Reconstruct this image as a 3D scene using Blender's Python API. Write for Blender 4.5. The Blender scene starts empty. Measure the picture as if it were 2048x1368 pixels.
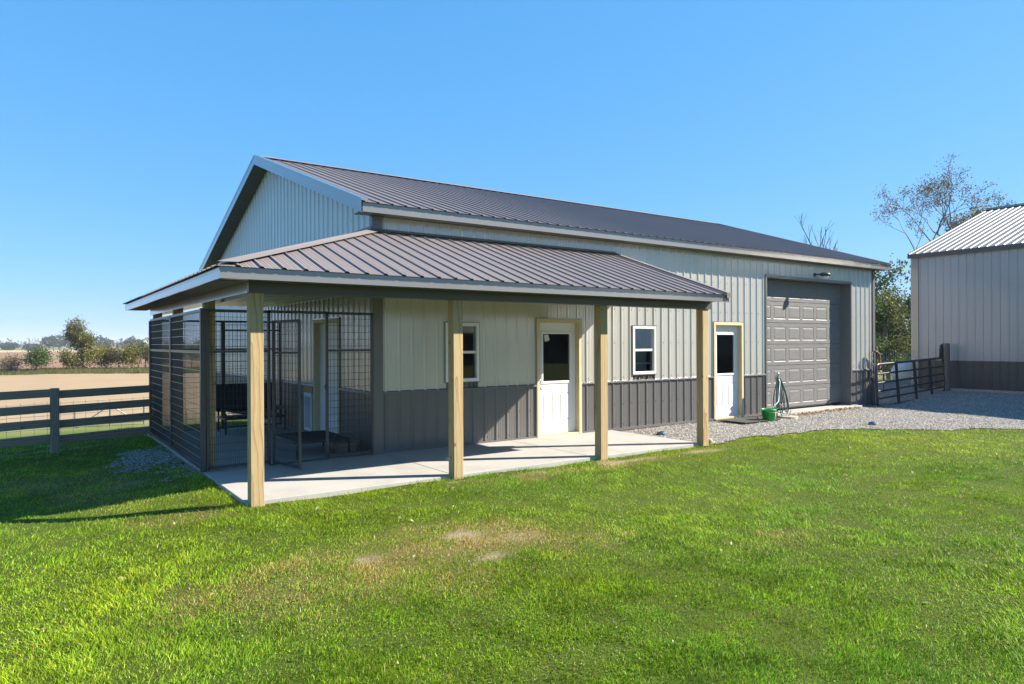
import bpy, bmesh, math, random
import numpy as np
from mathutils import Vector, Matrix, Euler

random.seed(7)
rng = np.random.default_rng(11)
scene = bpy.context.scene
COL = scene.collection

# ------------------------------------------------------------------ camera
CAM = Vector((-4.592, -9.939, 1.697))
YAW, ROLL = math.radians(35.066), math.radians(0.255)
fw = Vector((math.sin(YAW), math.cos(YAW), 0)); rt = Vector((math.cos(YAW), -math.sin(YAW), 0)); up = Vector((0, 0, 1))
cr = rt * math.cos(ROLL) - up * math.sin(ROLL); cu = up * math.cos(ROLL) + rt * math.sin(ROLL)
cam_data = bpy.data.cameras.new('camera')
cam_data.sensor_width = 36.0; cam_data.lens = 1386.6 * 36 / 2048
cam_data.shift_y = 2.26 / 2048; cam_data.clip_start = 0.1; cam_data.clip_end = 6000
cam = bpy.data.objects.new('camera', cam_data); COL.objects.link(cam)
M = Matrix.Identity(4)
for i in range(3):
    M[i][0] = cr[i]; M[i][1] = cu[i]; M[i][2] = -fw[i]; M[i][3] = CAM[i]
cam.matrix_world = M
scene.camera = cam

# ------------------------------------------------------------------ sky, sun, exposure
SUN = Vector((1.88, -1.0, 1.46)).normalized()
world = bpy.data.worlds.new('World'); scene.world = world; world.use_nodes = True
wn, wl = world.node_tree.nodes, world.node_tree.links
bg = wn['Background']
sky = wn.new('ShaderNodeTexSky'); sky.sky_type = 'NISHITA'; sky.sun_disc = False
sky.sun_elevation = math.asin(SUN.z); sky.sun_rotation = math.atan2(SUN.x, SUN.y)
sky.altitude = 1500; sky.air_density = 1.0; sky.dust_density = 0.3; sky.ozone_density = 10.0
# one grade for the whole dome: compress the sky's range per channel as the camera's tone curve does
sepc = wn.new('ShaderNodeSeparateColor'); cmbc = wn.new('ShaderNodeCombineColor'); wl.new(sky.outputs[0], sepc.inputs[0])
EXPO = 1.50
for i, (k_, g_) in enumerate(((1.27, 0.78), (1.06, 0.42), (1.30, 0.28))):
    pw = wn.new('ShaderNodeMath'); pw.operation = 'POWER'; pw.inputs[1].default_value = g_; wl.new(sepc.outputs[i], pw.inputs[0])
    ml = wn.new('ShaderNodeMath'); ml.operation = 'MULTIPLY'; ml.inputs[1].default_value = 10 * k_ / 10 ** g_ / 2 ** EXPO; wl.new(pw.outputs[0], ml.inputs[0]); wl.new(ml.outputs[0], cmbc.inputs[i])
wl.new(cmbc.outputs[0], bg.inputs[0]); bg.inputs[1].default_value = 0.10
sun_data = bpy.data.lights.new('sun', 'SUN'); sun_data.energy = 5.0; sun_data.angle = math.radians(0.53)
sun_data.color = (1.0, 0.91, 0.77)
sun = bpy.data.objects.new('sun', sun_data); COL.objects.link(sun)
sun.rotation_euler = (-SUN).to_track_quat('-Z', 'Y').to_euler(); sun.location = (20, -20, 30)
vs = scene.view_settings
vs.view_transform = 'Standard'; vs.look = 'None'; vs.exposure = EXPO; vs.gamma = 1.0; vs.use_curve_mapping = False
scene.cycles.max_bounces = 6; scene.cycles.diffuse_bounces = 3; scene.cycles.glossy_bounces = 3
scene.cycles.transmission_bounces = 4; scene.cycles.transparent_max_bounces = 12
scene.cycles.caustics_reflective = False; scene.cycles.caustics_refractive = False
scene.cycles.use_denoising = True

# ------------------------------------------------------------------ materials
MATS = {}
def new_mat(name):
    m = bpy.data.materials.new(name); m.use_nodes = True; MATS[name] = m
    nt = m.node_tree; b = nt.nodes['Principled BSDF']
    return m, nt, b
def N(nt, t, **kw):
    n = nt.nodes.new(t)
    for k, v in kw.items():
        if k in n.inputs: n.inputs[k].default_value = v
        else: setattr(n, k, v)
    return n
def ramp(nt, stops, fac):
    r = nt.nodes.new('ShaderNodeValToRGB')
    el = r.color_ramp.elements
    while len(el) < len(stops): el.new(0.5)
    for e, (p, c) in zip(el, stops):
        e.position = p; e.color = (*c, 1) if len(c) == 3 else c
    nt.links.new(fac, r.inputs[0]); return r
def coords(nt, kind='Object', scale=(1, 1, 1)):
    tc = nt.nodes.new('ShaderNodeTexCoord'); mp = nt.nodes.new('ShaderNodeMapping')
    mp.inputs['Scale'].default_value = scale
    nt.links.new(tc.outputs[kind], mp.inputs[0]); return mp.outputs[0]
def world_pos(nt, scale=(1, 1, 1)):
    g = nt.nodes.new('ShaderNodeNewGeometry'); mp = nt.nodes.new('ShaderNodeMapping')
    mp.inputs['Scale'].default_value = scale
    nt.links.new(g.outputs['Position'], mp.inputs[0]); return mp.outputs[0]
def bump(nt, b, height, strength=0.3, dist=0.01):
    bp = N(nt, 'ShaderNodeBump', Strength=strength, Distance=dist)
    nt.links.new(height, bp.inputs['Height']); nt.links.new(bp.outputs[0], b.inputs['Normal']); return bp
def scl(c, k): return tuple(min(1, x * k) for x in c)

def metal_paint(name, col, rough=0.4, var=0.06, spec=0.5, wav=0.10, coat=0.6, cior=1.5):
    m, nt, b = new_mat(name)
    n = N(nt, 'ShaderNodeTexNoise', Scale=1.3, Detail=6.0, Roughness=0.65)
    nt.links.new(world_pos(nt, (1, 1, 0.25)), n.inputs['Vector'])
    r = ramp(nt, [(0.3, scl(col, 1 - var)), (0.7, scl(col, 1 + var))], n.outputs[0])
    nt.links.new(r.outputs[0], b.inputs['Base Color'])
    b.inputs['Roughness'].default_value = rough; b.inputs['Specular IOR Level'].default_value = spec
    b.inputs['Coat Weight'].default_value = coat; b.inputs['Coat Roughness'].default_value = 0.16; b.inputs['Coat IOR'].default_value = cior
    n2 = N(nt, 'ShaderNodeTexNoise', Scale=2.2, Detail=2.0); nt.links.new(world_pos(nt), n2.inputs['Vector'])
    bump(nt, b, n2.outputs[0], wav, 0.02)
    return m
def simple(name, col, rough=0.6, metallic=0.0, var=0.1, scale=12.0, bmp=0.1, bdist=0.004, spec=0.4):
    m, nt, b = new_mat(name)
    n = N(nt, 'ShaderNodeTexNoise', Scale=scale, Detail=5.0, Roughness=0.6)
    nt.links.new(world_pos(nt), n.inputs['Vector'])
    r = ramp(nt, [(0.3, scl(col, 1 - var)), (0.7, scl(col, 1 + var))], n.outputs[0])
    nt.links.new(r.outputs[0], b.inputs['Base Color'])
    b.inputs['Roughness'].default_value = rough; b.inputs['Metallic'].default_value = metallic
    b.inputs['Specular IOR Level'].default_value = spec
    bump(nt, b, n.outputs[0], bmp, bdist)
    return m

SIDE = metal_paint('siding_light_gray', (0.455, 0.435, 0.395), 0.32, coat=1.0, cior=2.05)
CHAR = metal_paint('siding_charcoal', (0.122, 0.116, 0.113), 0.40, coat=0.2)
ROOF = metal_paint('roof_charcoal', (0.200, 0.172, 0.166), 0.55, wav=0.03, coat=0.0, spec=0.12)
TRIM = metal_paint('trim_charcoal', (0.150, 0.143, 0.136), 0.30, wav=0.03, coat=1.0, cior=1.8)
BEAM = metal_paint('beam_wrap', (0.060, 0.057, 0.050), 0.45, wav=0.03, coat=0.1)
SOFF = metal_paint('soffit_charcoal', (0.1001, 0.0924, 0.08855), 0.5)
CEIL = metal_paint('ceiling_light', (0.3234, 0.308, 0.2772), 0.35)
BARN = metal_paint('barn_gray', (0.285, 0.275, 0.285), 0.34, coat=0.7, cior=1.6)
BARNL = metal_paint('barn_charcoal', (0.0385, 0.0385, 0.04004), 0.42, coat=0.3)
BROOF = metal_paint('barn_roof', (0.150, 0.142, 0.138), 0.45, coat=0.0)
WHITE = simple('white_paint', (0.688, 0.688, 0.688), 0.4, var=0.02, bmp=0.02)
VINYL = simple('white_vinyl', (0.688, 0.6966, 0.6966), 0.35, var=0.02, bmp=0.01)
CREAM = simple('primed_wood', (0.5544, 0.4543, 0.2772), 0.55, var=0.06, scale=6)
BLACKM = simple('black_metal', (0.030, 0.032, 0.038), 0.4, var=0.1, bmp=0.03)
DARKM = simple('charcoal_tube', (0.055, 0.055, 0.060), 0.36, var=0.1, bmp=0.03)
GALV = simple('galvanised_steel', (0.3465, 0.3619, 0.3773), 0.4, 0.7, var=0.12, bmp=0.03)
RUST = simple('rusty_steel', (0.20, 0.10, 0.07), 0.7, 0.3, var=0.35, scale=30)
STEELW = simple('wire_steel', (0.16, 0.155, 0.15), 0.35, 0.6, var=0.1, bmp=0.0)
FABRIC = simple('black_mesh_fabric', (0.022, 0.024, 0.028), 0.8, var=0.2, scale=60, bmp=0.2)
CUSH = simple('grey_cushion', (0.154, 0.1463, 0.1424), 0.9, var=0.15, scale=25, bmp=0.2)
GREEN = simple('green_plastic', (0.0154, 0.3234, 0.0462), 0.35, var=0.04, bmp=0.02)
HOSE = simple('dark_green_hose', (0.025, 0.060, 0.055), 0.4, var=0.15, bmp=0.02)
HOSEL = simple('pale_blue_hose', (0.25, 0.42, 0.45), 0.4, var=0.1, bmp=0.02)
RUBBER = simple('black_rubber', (0.045, 0.043, 0.042), 0.85, var=0.25, scale=30, bmp=0.3)
DISH = simple('slate_blue_bowl', (0.10, 0.16, 0.22), 0.35, var=0.1, bmp=0.05)
STONE = simple('tan_stone', (0.308, 0.2541, 0.1925), 0.9, var=0.25, scale=18, bmp=0.5, bdist=0.01)
PAVER = simple('cast_stone', (0.3542, 0.308, 0.2464), 0.9, var=0.15, scale=30, bmp=0.4)
WICK = simple('wicker', (0.26, 0.22, 0.18), 0.8, var=0.3, scale=40, bmp=0.4)
OSB = simple('raw_plywood', (0.38, 0.24, 0.12), 0.8, var=0.2, scale=20)
FELT = simple('pet_flap', (0.30, 0.36, 0.42), 0.3, var=0.05)
TANKP = simple('tank_white', (0.6708, 0.6794, 0.688), 0.35, var=0.03, bmp=0.02)
FARW = simple('far_white', (0.5544, 0.5544, 0.5544), 0.6, var=0.03, bmp=0.0)
FARR = simple('far_roof', (0.1694, 0.1617, 0.1694), 0.6, var=0.05, bmp=0.0)
DARKIN = simple('dark_interior', (0.05, 0.048, 0.045), 0.9)
PAPER = simple('paper', (0.5775, 0.5775, 0.5544), 0.8, var=0.02)
BLIND = simple('grey_blind', (0.308, 0.3003, 0.308), 0.7, var=0.05)

def wood(name, light, dark, ringscale=14.0, gray=0.0):
    m, nt, b = new_mat(name)
    v = coords(nt, 'Object')
    oi = nt.nodes.new('ShaderNodeObjectInfo')
    off = N(nt, 'ShaderNodeVectorMath', operation='MULTIPLY_ADD')
    cmb = nt.nodes.new('ShaderNodeCombineXYZ')
    for i in range(3): nt.links.new(oi.outputs['Random'], cmb.inputs[i])
    nt.links.new(cmb.outputs[0], off.inputs[0]); off.inputs[1].default_value = (0.35, 0.2, 37.0)
    nt.links.new(v, off.inputs[2])
    mp = N(nt, 'ShaderNodeMapping'); mp.inputs['Scale'].default_value = (1, 1, 0.055)
    nt.links.new(off.outputs[0], mp.inputs[0])
    tl = N(nt, 'ShaderNodeMapping'); tl.inputs['Rotation'].default_value = (0.030, 0.022, 0); nt.links.new(v, tl.inputs[0])
    rnd = N(nt, 'ShaderNodeVectorMath', operation='MULTIPLY_ADD'); nt.links.new(cmb.outputs[0], rnd.inputs[0]); rnd.inputs[1].default_value = (0.09, -0.07, 0); nt.links.new(tl.outputs[0], rnd.inputs[2])
    sq2 = N(nt, 'ShaderNodeMapping'); sq2.inputs['Scale'].default_value = (1, 1, 0.35); nt.links.new(off.outputs[0], sq2.inputs[0])
    n = N(nt, 'ShaderNodeTexNoise', Scale=4.5, Detail=2.0); nt.links.new(sq2.outputs[0], n.inputs['Vector'])
    mix = N(nt, 'ShaderNodeVectorMath', operation='MULTIPLY_ADD')
    nt.links.new(n.outputs['Color'], mix.inputs[0]); mix.inputs[1].default_value = (0.085, 0.085, 0.0)
    nt.links.new(rnd.outputs[0], mix.inputs[2])
    w = N(nt, 'ShaderNodeTexWave', wave_type='RINGS', rings_direction='Z', wave_profile='SAW', Scale=ringscale, Distortion=0.6, Detail=2.0)
    w.inputs['Detail Scale'].default_value = 3.0
    nt.links.new(mix.outputs[0], w.inputs['Vector'])
    f = N(nt, 'ShaderNodeTexNoise', Scale=90.0, Detail=4.0); nt.links.new(mp.outputs[0], f.inputs['Vector'])
    r = ramp(nt, [(0.0, light), (0.6, scl(light, 0.97)), (0.82, tuple(a * 0.62 + c * 0.38 for a, c in zip(light, dark))), (1.0, tuple(a * 0.15 + c * 0.85 for a, c in zip(light, dark)))], w.outputs['Fac'])
    mx = N(nt, 'ShaderNodeMix', data_type='RGBA', blend_type='MULTIPLY'); mx.inputs[0].default_value = 0.55
    r2 = ramp(nt, [(0.3, (0.72, 0.70, 0.66)), (0.65, (1, 1, 1))], f.outputs[0])
    nt.links.new(r.outputs[0], mx.inputs[6]); nt.links.new(r2.outputs[0], mx.inputs[7])
    # knots
    vo = N(nt, 'ShaderNodeTexVoronoi', Scale=3.4); mk = N(nt, 'ShaderNodeMapping'); mk.inputs['Scale'].default_value = (1.4, 1.4, 0.9)
    nt.links.new(off.outputs[0], mk.inputs[0]); nt.links.new(mk.outputs[0], vo.inputs['Vector'])
    rk = ramp(nt, [(0.04, (0.22, 0.12, 0.05)), (0.11, (1, 1, 1))], vo.outputs['Distance'])
    mx2 = N(nt, 'ShaderNodeMix', data_type='RGBA', blend_type='MULTIPLY'); mx2.inputs[0].default_value = 0.75
    nt.links.new(mx.outputs[2], mx2.inputs[6]); nt.links.new(rk.outputs[0], mx2.inputs[7])
    nt.links.new(mx2.outputs[2], b.inputs['Base Color'])
    b.inputs['Roughness'].default_value = 0.75; b.inputs['Specular IOR Level'].default_value = 0.25
    bump(nt, b, f.outputs[0], 0.25, 0.004)
    return m
PINE = wood('treated_pine', (0.44, 0.33, 0.180), (0.27, 0.155, 0.06), 7.0)
FENCEW = wood('weathered_board', (0.30, 0.24, 0.185), (0.15, 0.115, 0.09), 9.0)
OLDPOST = wood('old_post', (0.17, 0.145, 0.11), (0.08, 0.065, 0.05), 9.0)

def concrete(name, col):
    m, nt, b = new_mat(name)
    p = world_pos(nt)
    n = N(nt, 'ShaderNodeTexNoise', Scale=1.6, Detail=8.0, Roughness=0.65); nt.links.new(p, n.inputs['Vector'])
    f = N(nt, 'ShaderNodeTexNoise', Scale=140.0, Detail=3.0); nt.links.new(p, f.inputs['Vector'])
    r = ramp(nt, [(0.25, scl(col, 0.78)), (0.5, col), (0.75, scl(col, 1.1))], n.outputs[0])
    r2 = ramp(nt, [(0.3, (0.86, 0.86, 0.86)), (0.7, (1, 1, 1))], f.outputs[0])
    mx = N(nt, 'ShaderNodeMix', data_type='RGBA', blend_type='MULTIPLY'); mx.inputs[0].default_value = 0.8
    nt.links.new(r.outputs[0], mx.inputs[6]); nt.links.new(r2.outputs[0], mx.inputs[7])
    nt.links.new(mx.outputs[2], b.inputs['Base Color'])
    b.inputs['Roughness'].default_value = 0.85; b.inputs['Specular IOR Level'].default_value = 0.25
    bump(nt, b, f.outputs[0], 0.15, 0.003)
    return m
CONC = concrete('concrete', (0.385, 0.3735, 0.3503))

def glass(name):
    m, nt, b = new_mat(name)
    out = nt.nodes['Material Output']; nt.nodes.remove(b)
    t = nt.nodes.new('ShaderNodeBsdfTransparent'); t.inputs[0].default_value = (0.62, 0.66, 0.66, 1)
    g = nt.nodes.new('ShaderNodeBsdfGlossy'); g.inputs['Roughness'].default_value = 0.02
    fr = nt.nodes.new('ShaderNodeFresnel'); fr.inputs[0].default_value = 1.55
    mx = nt.nodes.new('ShaderNodeMixShader')
    nt.links.new(fr.outputs[0], mx.inputs[0]); nt.links.new(t.outputs[0], mx.inputs[1]); nt.links.new(g.outputs[0], mx.inputs[2])
    nt.links.new(mx.outputs[0], out.inputs[0]); return m
GLASS = glass('window_glass')

def embossed(name, col):
    m, nt, b = new_mat(name)
    p = world_pos(nt, (6, 6, 60))
    n = N(nt, 'ShaderNodeTexNoise', Scale=1.0, Detail=4.0); nt.links.new(p, n.inputs['Vector'])
    r = ramp(nt, [(0.3, scl(col, 0.86)), (0.7, scl(col, 1.12))], n.outputs[0])
    nt.links.new(r.outputs[0], b.inputs['Base Color']); b.inputs['Roughness'].default_value = 0.5
    bump(nt, b, n.outputs[0], 0.5, 0.006)
    return m
GDOOR = embossed('garage_door_gray', (0.158, 0.155, 0.153))

def vcol_mat(name, rough=0.7, transl=0.3, spec=0.25):
    m, nt, b = new_mat(name)
    a = N(nt, 'ShaderNodeAttribute', attribute_name='Col')
    nt.links.new(a.outputs['Color'], b.inputs['Base Color'])
    b.inputs['Roughness'].default_value = rough; b.inputs['Specular IOR Level'].default_value = spec
    if transl > 0:
        tr = nt.nodes.new('ShaderNodeBsdfTranslucent'); nt.links.new(a.outputs['Color'], tr.inputs[0])
        mx = nt.nodes.new('ShaderNodeMixShader'); mx.inputs[0].default_value = transl
        nt.links.new(b.outputs[0], mx.inputs[1]); nt.links.new(tr.outputs[0], mx.inputs[2])
        nt.links.new(mx.outputs[0], nt.nodes['Material Output'].inputs[0])
    return m
LEAF = vcol_mat('leaves', 0.6, 0.3)
BLADE = vcol_mat('grass_blades', 0.5, 0.38, 0.16)
PEBBLE = vcol_mat('pebbles', 0.9, 0.0)
BARK = simple('bark', (0.16, 0.13, 0.11), 0.9, var=0.3, scale=14, bmp=0.6, bdist=0.02)
BARKP = simple('pale_bark', (0.231, 0.2002, 0.1809), 0.9, var=0.25, scale=14, bmp=0.4, bdist=0.02)

# ------------------------------------------------------------------ mesh helpers
ident = lambda u, d, z: (u, d, z)
class MB:
    def __init__(s, mp=ident): s.v = []; s.f = []; s.mp = mp
    def add(s, vs, fs):
        o = len(s.v); s.v += [s.mp(*p) for p in vs]; s.f += [tuple(i + o for i in f) for f in fs]; return s
    def box(s, a, b, c, d, e, f):
        return s.add([(a, c, e), (b, c, e), (b, d, e), (a, d, e), (a, c, f), (b, c, f), (b, d, f), (a, d, f)],
                     [(0, 3, 2, 1), (4, 5, 6, 7), (0, 1, 5, 4), (1, 2, 6, 5), (2, 3, 7, 6), (3, 0, 4, 7)])
    def prism(s, poly, off):          # polygon (list of 3d) extruded by a vector
        n = len(poly); p2 = [(p[0] + off[0], p[1] + off[1], p[2] + off[2]) for p in poly]
        return s.add(list(poly) + p2, [tuple(range(n - 1, -1, -1)), tuple(range(n, 2 * n))] + [(i, (i + 1) % n, n + (i + 1) % n, n + i) for i in range(n)])
    def tube(s, pts, r, n=8, closed=False, cap=True):
        pts = [Vector(p) for p in pts]; rs = r if isinstance(r, (list, tuple)) else [r] * len(pts)
        base = len(s.v); vs = []; prev = None
        L = len(pts)
        for i, p in enumerate(pts):
            if closed: t = (pts[(i + 1) % L] - pts[i - 1])
            else: t = pts[min(i + 1, L - 1)] - pts[max(i - 1, 0)]
            t.normalize()
            if prev is None:
                a = Vector((0, 0, 1)) if abs(t.z) < 0.9 else Vector((1, 0, 0)); u = t.cross(a).normalized()
            else:
                u = prev - t * prev.dot(t)
                u = u.normalized() if u.length > 1e-6 else t.orthogonal().normalized()
            prev = u; w = t.cross(u)
            for k in range(n):
                an = 2 * math.pi * (k + 0.5) / n; q = p + (u * math.cos(an) + w * math.sin(an)) * rs[i]
                vs.append(tuple(q))
        fs = []
        for i in range(L if closed else L - 1):
            j = (i + 1) % L
            for k in range(n):
                k2 = (k + 1) % n; fs.append((i * n + k, i * n + k2, j * n + k2, j * n + k))
        if cap and not closed: fs += [tuple(range(n - 1, -1, -1)), tuple((L - 1) * n + k for k in range(n))]
        return s.add(vs, fs)
    def lathe(s, prof, c, n=20):       # profile of (r, z) about vertical axis through c
        vs = []; L = len(prof)
        for r, z in prof:
            for k in range(n):
                a = 2 * math.pi * k / n; vs.append((c[0] + r * math.cos(a), c[1] + r * math.sin(a), c[2] + z))
        fs = [(i * n + k, i * n + (k + 1) % n, (i + 1) * n + (k + 1) % n, (i + 1) * n + k) for i in range(L - 1) for k in range(n)]
        return s.add(vs, fs)
    def mesh(s, name):
        me = bpy.data.meshes.new(name); me.from_pydata(s.v, [], s.f)
        bm = bmesh.new(); bm.from_mesh(me); bmesh.ops.recalc_face_normals(bm, faces=bm.faces); bm.to_mesh(me); bm.free()
        return me
    def build(s, name, mat, parent=None, bev=0.0, smooth=False):
        me = s.mesh(name); me.materials.append(mat)
        if smooth: me.polygons.foreach_set('use_smooth', [True] * len(me.polygons))
        return place(name, me, parent, bev)
def place(name, me, parent=None, bev=0.0):
    o = bpy.data.objects.new(name, me); COL.objects.link(o)
    if parent:
        o.parent = parent
        if parent.type == 'EMPTY': o.matrix_parent_inverse = Matrix.Translation(-parent.location)
    if bev > 0:
        b = o.modifiers.new('bevel', 'BEVEL'); b.width = bev; b.segments = 2; b.limit_method = 'ANGLE'
    return o
def tag(o, label, cat, group=None):
    o['label'] = label; o['category'] = cat
    if group: o['group'] = group
    return o
def thing(name, loc, label, cat, group=None):
    o = bpy.data.objects.new(name, None); o.empty_display_size = 0.3; COL.objects.link(o)
    o.location = loc; tag(o, label, cat, group); return o
def np_mesh(name, V, F, mat, C=None, smooth=False, parent=None):
    me = bpy.data.meshes.new(name); V = np.asarray(V, np.float32); F = np.asarray(F, np.int32); k = F.shape[1]
    me.vertices.add(len(V)); me.vertices.foreach_set('co', V.ravel())
    me.loops.add(F.size); me.loops.foreach_set('vertex_index', F.ravel())
    me.polygons.add(len(F)); me.polygons.foreach_set('loop_start', np.arange(0, F.size, k, dtype=np.int32))
    if smooth: me.polygons.foreach_set('use_smooth', np.ones(len(F), bool))
    me.update(calc_edges=True)
    if C is not None:
        at = me.color_attributes.new('Col', 'FLOAT_COLOR', 'POINT')
        cc = np.ones((len(V), 4), np.float32); cc[:, :3] = C; at.data.foreach_set('color', cc.ravel())
    me.materials.append(mat)
    return place(name, me, parent)
# ribbed sheet: points (u, v) on a plane; O origin, U, V, Nn axes; lo(u), hi(u) limits along v
RIB = 0.2286
def profile(u0, u1, r0, h=0.019):
    us = {round(u0, 5): None, round(u1, 5): None}
    def hgt(u):
        t = (u - r0) / RIB; t = (t - round(t)) * RIB; a = abs(t)
        if a <= 0.009: return h
        if a <= 0.030: return h * (0.030 - a) / 0.021
        for m in (0.062, 0.093):
            b = abs(a - m)
            if b < 0.008: return 0.0035 * (1 - b / 0.008)
        return 0.0
    k0, k1 = math.floor((u0 - r0) / RIB) - 1, math.ceil((u1 - r0) / RIB) + 1
    for k in range(k0, k1 + 1):
        c = r0 + k * RIB
        for o in (-0.101, -0.093, -0.085, -0.070, -0.062, -0.054, -0.030, -0.009, 0.009, 0.030, 0.054, 0.062, 0.070, 0.085, 0.093, 0.101):
            if u0 < c + o < u1: us[round(c + o, 5)] = None
    us = sorted(us); return us, hgt
def ribbed(name, mat, parent, O, U, V, Nn, u0, u1, r0, lo, hi, cuts=(), extra=(), sheet=0.9144, h=0.019, start=None):
    """one object per roof or wall sheet; cuts = (ua, ub, va, vb) openings"""
    O, U, V, Nn = Vector(O), Vector(U), Vector(V), Vector(Nn); out = []
    st = r0 + RIB / 2 if start is None else start
    k = math.floor((u0 - st) / sheet); a = u0
    while a < u1 - 1e-4:
        k += 1; b = min(st + k * sheet, u1)
        if b - a < 0.02:
            if b >= u1: break
            continue
        us, hg = profile(a, b, r0, h)
        us = sorted(set(us) | {c for cu in cuts for c in cu[:2] if a < c < b} | {e for e in extra if a < e < b})
        V_, F_ = [], []
        for x0, x1 in zip(us[:-1], us[1:]):
            if x1 - x0 < 1e-5: continue
            xm = (x0 + x1) / 2; cu = sorted([(c[2], c[3]) for c in cuts if c[0] <= xm <= c[1]])
            segs = []; ca, cb = (lo(x0), lo(x1)); t0, t1 = hi(x0), hi(x1)
            for va, vb in cu:
                if va > min(ca, cb) + 1e-4: segs.append((ca, cb, va, va))
                ca = cb = max(vb, ca)
            if t0 > ca + 1e-4 or t1 > cb + 1e-4: segs.append((ca, cb, max(t0, ca), max(t1, cb)))
            for (p, q, r, s) in segs:
                i = len(V_)
                for u, v in ((x0, p), (x1, q), (x1, s), (x0, r)):
                    V_.append(tuple(O + U * u + V * v + Nn * hg(u)))
                F_.append((i, i + 1, i + 2, i + 3))
        if F_:
            me = bpy.data.meshes.new(name); me.from_pydata(V_, [], F_)
            bm = bmesh.new(); bm.from_mesh(me); bmesh.ops.remove_doubles(bm, verts=bm.verts, dist=1e-5)
            for f in bm.faces:
                if f.normal.dot(Nn) < 0: f.normal_flip()
            bm.to_mesh(me); bm.free(); me.materials.append(mat)
            out.append(place(name, me, parent))
        a = b
    return out

# ------------------------------------------------------------------ terrain
def sstep(a, b, x):
    t = np.clip((np.asarray(x, float) - a) / (b - a), 0, 1); return t * t * (3 - 2 * t)
def G(x, y):
    x = np.asarray(x, float); y = np.asarray(y, float)
    z = -0.05 - 0.07 * sstep(2.3, 5.5, -y) - 0.08 * sstep(2.6, 4.5, -x) + 0.17 * sstep(14.8, 19.6, x) * sstep(-8, -3, -y)
    z = z - 1.15 * sstep(5.0, 17.0, y)
    near = 1 - sstep(60, 120, np.hypot(x, y))
    z = z + near * (0.012 * np.sin(1.7 * x + 0.6 * y) * np.sin(1.1 * y - 0.5 * x + 1) + 0.006 * np.sin(4.1 * x + 2) * np.sin(3.7 * y))
    return z
def axis(lo, hi, fine_lo, fine_hi, step, growth=1.22):
    a = list(np.arange(fine_lo, fine_hi + 1e-6, step)); s = step; p = a[-1]
    while p < hi: s *= growth; p += s; a.append(min(p, hi))
    s = step; p = a[0]
    while p > lo: s *= growth; p -= s; a.insert(0, max(p, lo))
    return np.array(a)
def grid_mesh(xs, ys, zf):
    X, Y = np.meshgrid(xs, ys); Z = zf(X, Y); V = np.stack([X.ravel(), Y.ravel(), Z.ravel()], 1)
    nx, ny = len(xs), len(ys); i = np.arange((nx - 1) * (ny - 1)); r, c = i // (nx - 1), i % (nx - 1); a = r * nx + c
    return V, np.stack([a, a + 1, a + nx + 1, a + nx], 1)

# fields: colour bands by distance
def field_mat():
    m, nt, b = new_mat('field_soil')
    g = nt.nodes.new('ShaderNodeNewGeometry'); sp = nt.nodes.new('ShaderNodeSeparateXYZ'); nt.links.new(g.outputs['Position'], sp.inputs[0])
    n = N(nt, 'ShaderNodeTexNoise', Scale=0.05, Detail=6.0, Roughness=0.6); nt.links.new(g.outputs['Position'], n.inputs['Vector'])
    n2 = N(nt, 'ShaderNodeTexNoise', Scale=1.2, Detail=8.0, Roughness=0.7)
    mp = N(nt, 'ShaderNodeMapping'); mp.inputs['Scale'].default_value = (0.25, 1.6, 1); nt.links.new(g.outputs['Position'], mp.inputs[0]); nt.links.new(mp.outputs[0], n2.inputs['Vector'])
    add = N(nt, 'ShaderNodeMath', operation='MULTIPLY_ADD'); nt.links.new(n.outputs[0], add.inputs[0]); add.inputs[1].default_value = 14.0; nt.links.new(sp.outputs[1], add.inputs[2])
    mr = N(nt, 'ShaderNodeMapRange'); mr.inputs['From Min'].default_value = 0; mr.inputs['From Max'].default_value = 700; nt.links.new(add.outputs[0], mr.inputs[0])
    green = (0.10, 0.15, 0.03); tan = (0.34, 0.25, 0.155); red = (0.25, 0.155, 0.098); pale = (0.42, 0.34, 0.22); ol = (0.16, 0.17, 0.06)
    r = ramp(nt, [(0.0, green), (0.037, green), (0.041, tan), (0.118, tan), (0.122, ol), (0.140, ol), (0.144, red), (0.235, red), (0.24, ol), (0.275, ol), (0.28, red), (0.52, red), (0.54, pale), (0.72, pale), (0.74, ol), (1.0, ol)], mr.outputs[0])
    r2 = ramp(nt, [(0.3, (0.80, 0.80, 0.80)), (0.65, (1.06, 1.05, 1.03))], n2.outputs[0])
    mx = N(nt, 'ShaderNodeMix', data_type='RGBA', blend_type='MULTIPLY'); mx.inputs[0].default_value = 1.0
    nt.links.new(r.outputs[0], mx.inputs[6]); nt.links.new(r2.outputs[0], mx.inputs[7])
    nt.links.new(mx.outputs[2], b.inputs['Base Color']); b.inputs['Roughness'].default_value = 0.95; b.inputs['Specular IOR Level'].default_value = 0.1
    bump(nt, b, n2.outputs[0], 0.4, 0.08)
    return m
xs = axis(-2500, 2500, -12, 30, 0.75); ys = axis(-400, 3000, -14, 24, 0.75)
V, F = grid_mesh(xs, ys, lambda x, y: G(x, y) - 0.05)
gr = np_mesh('ground', V, F, field_mat(), smooth=True); gr['kind'] = 'structure'

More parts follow.
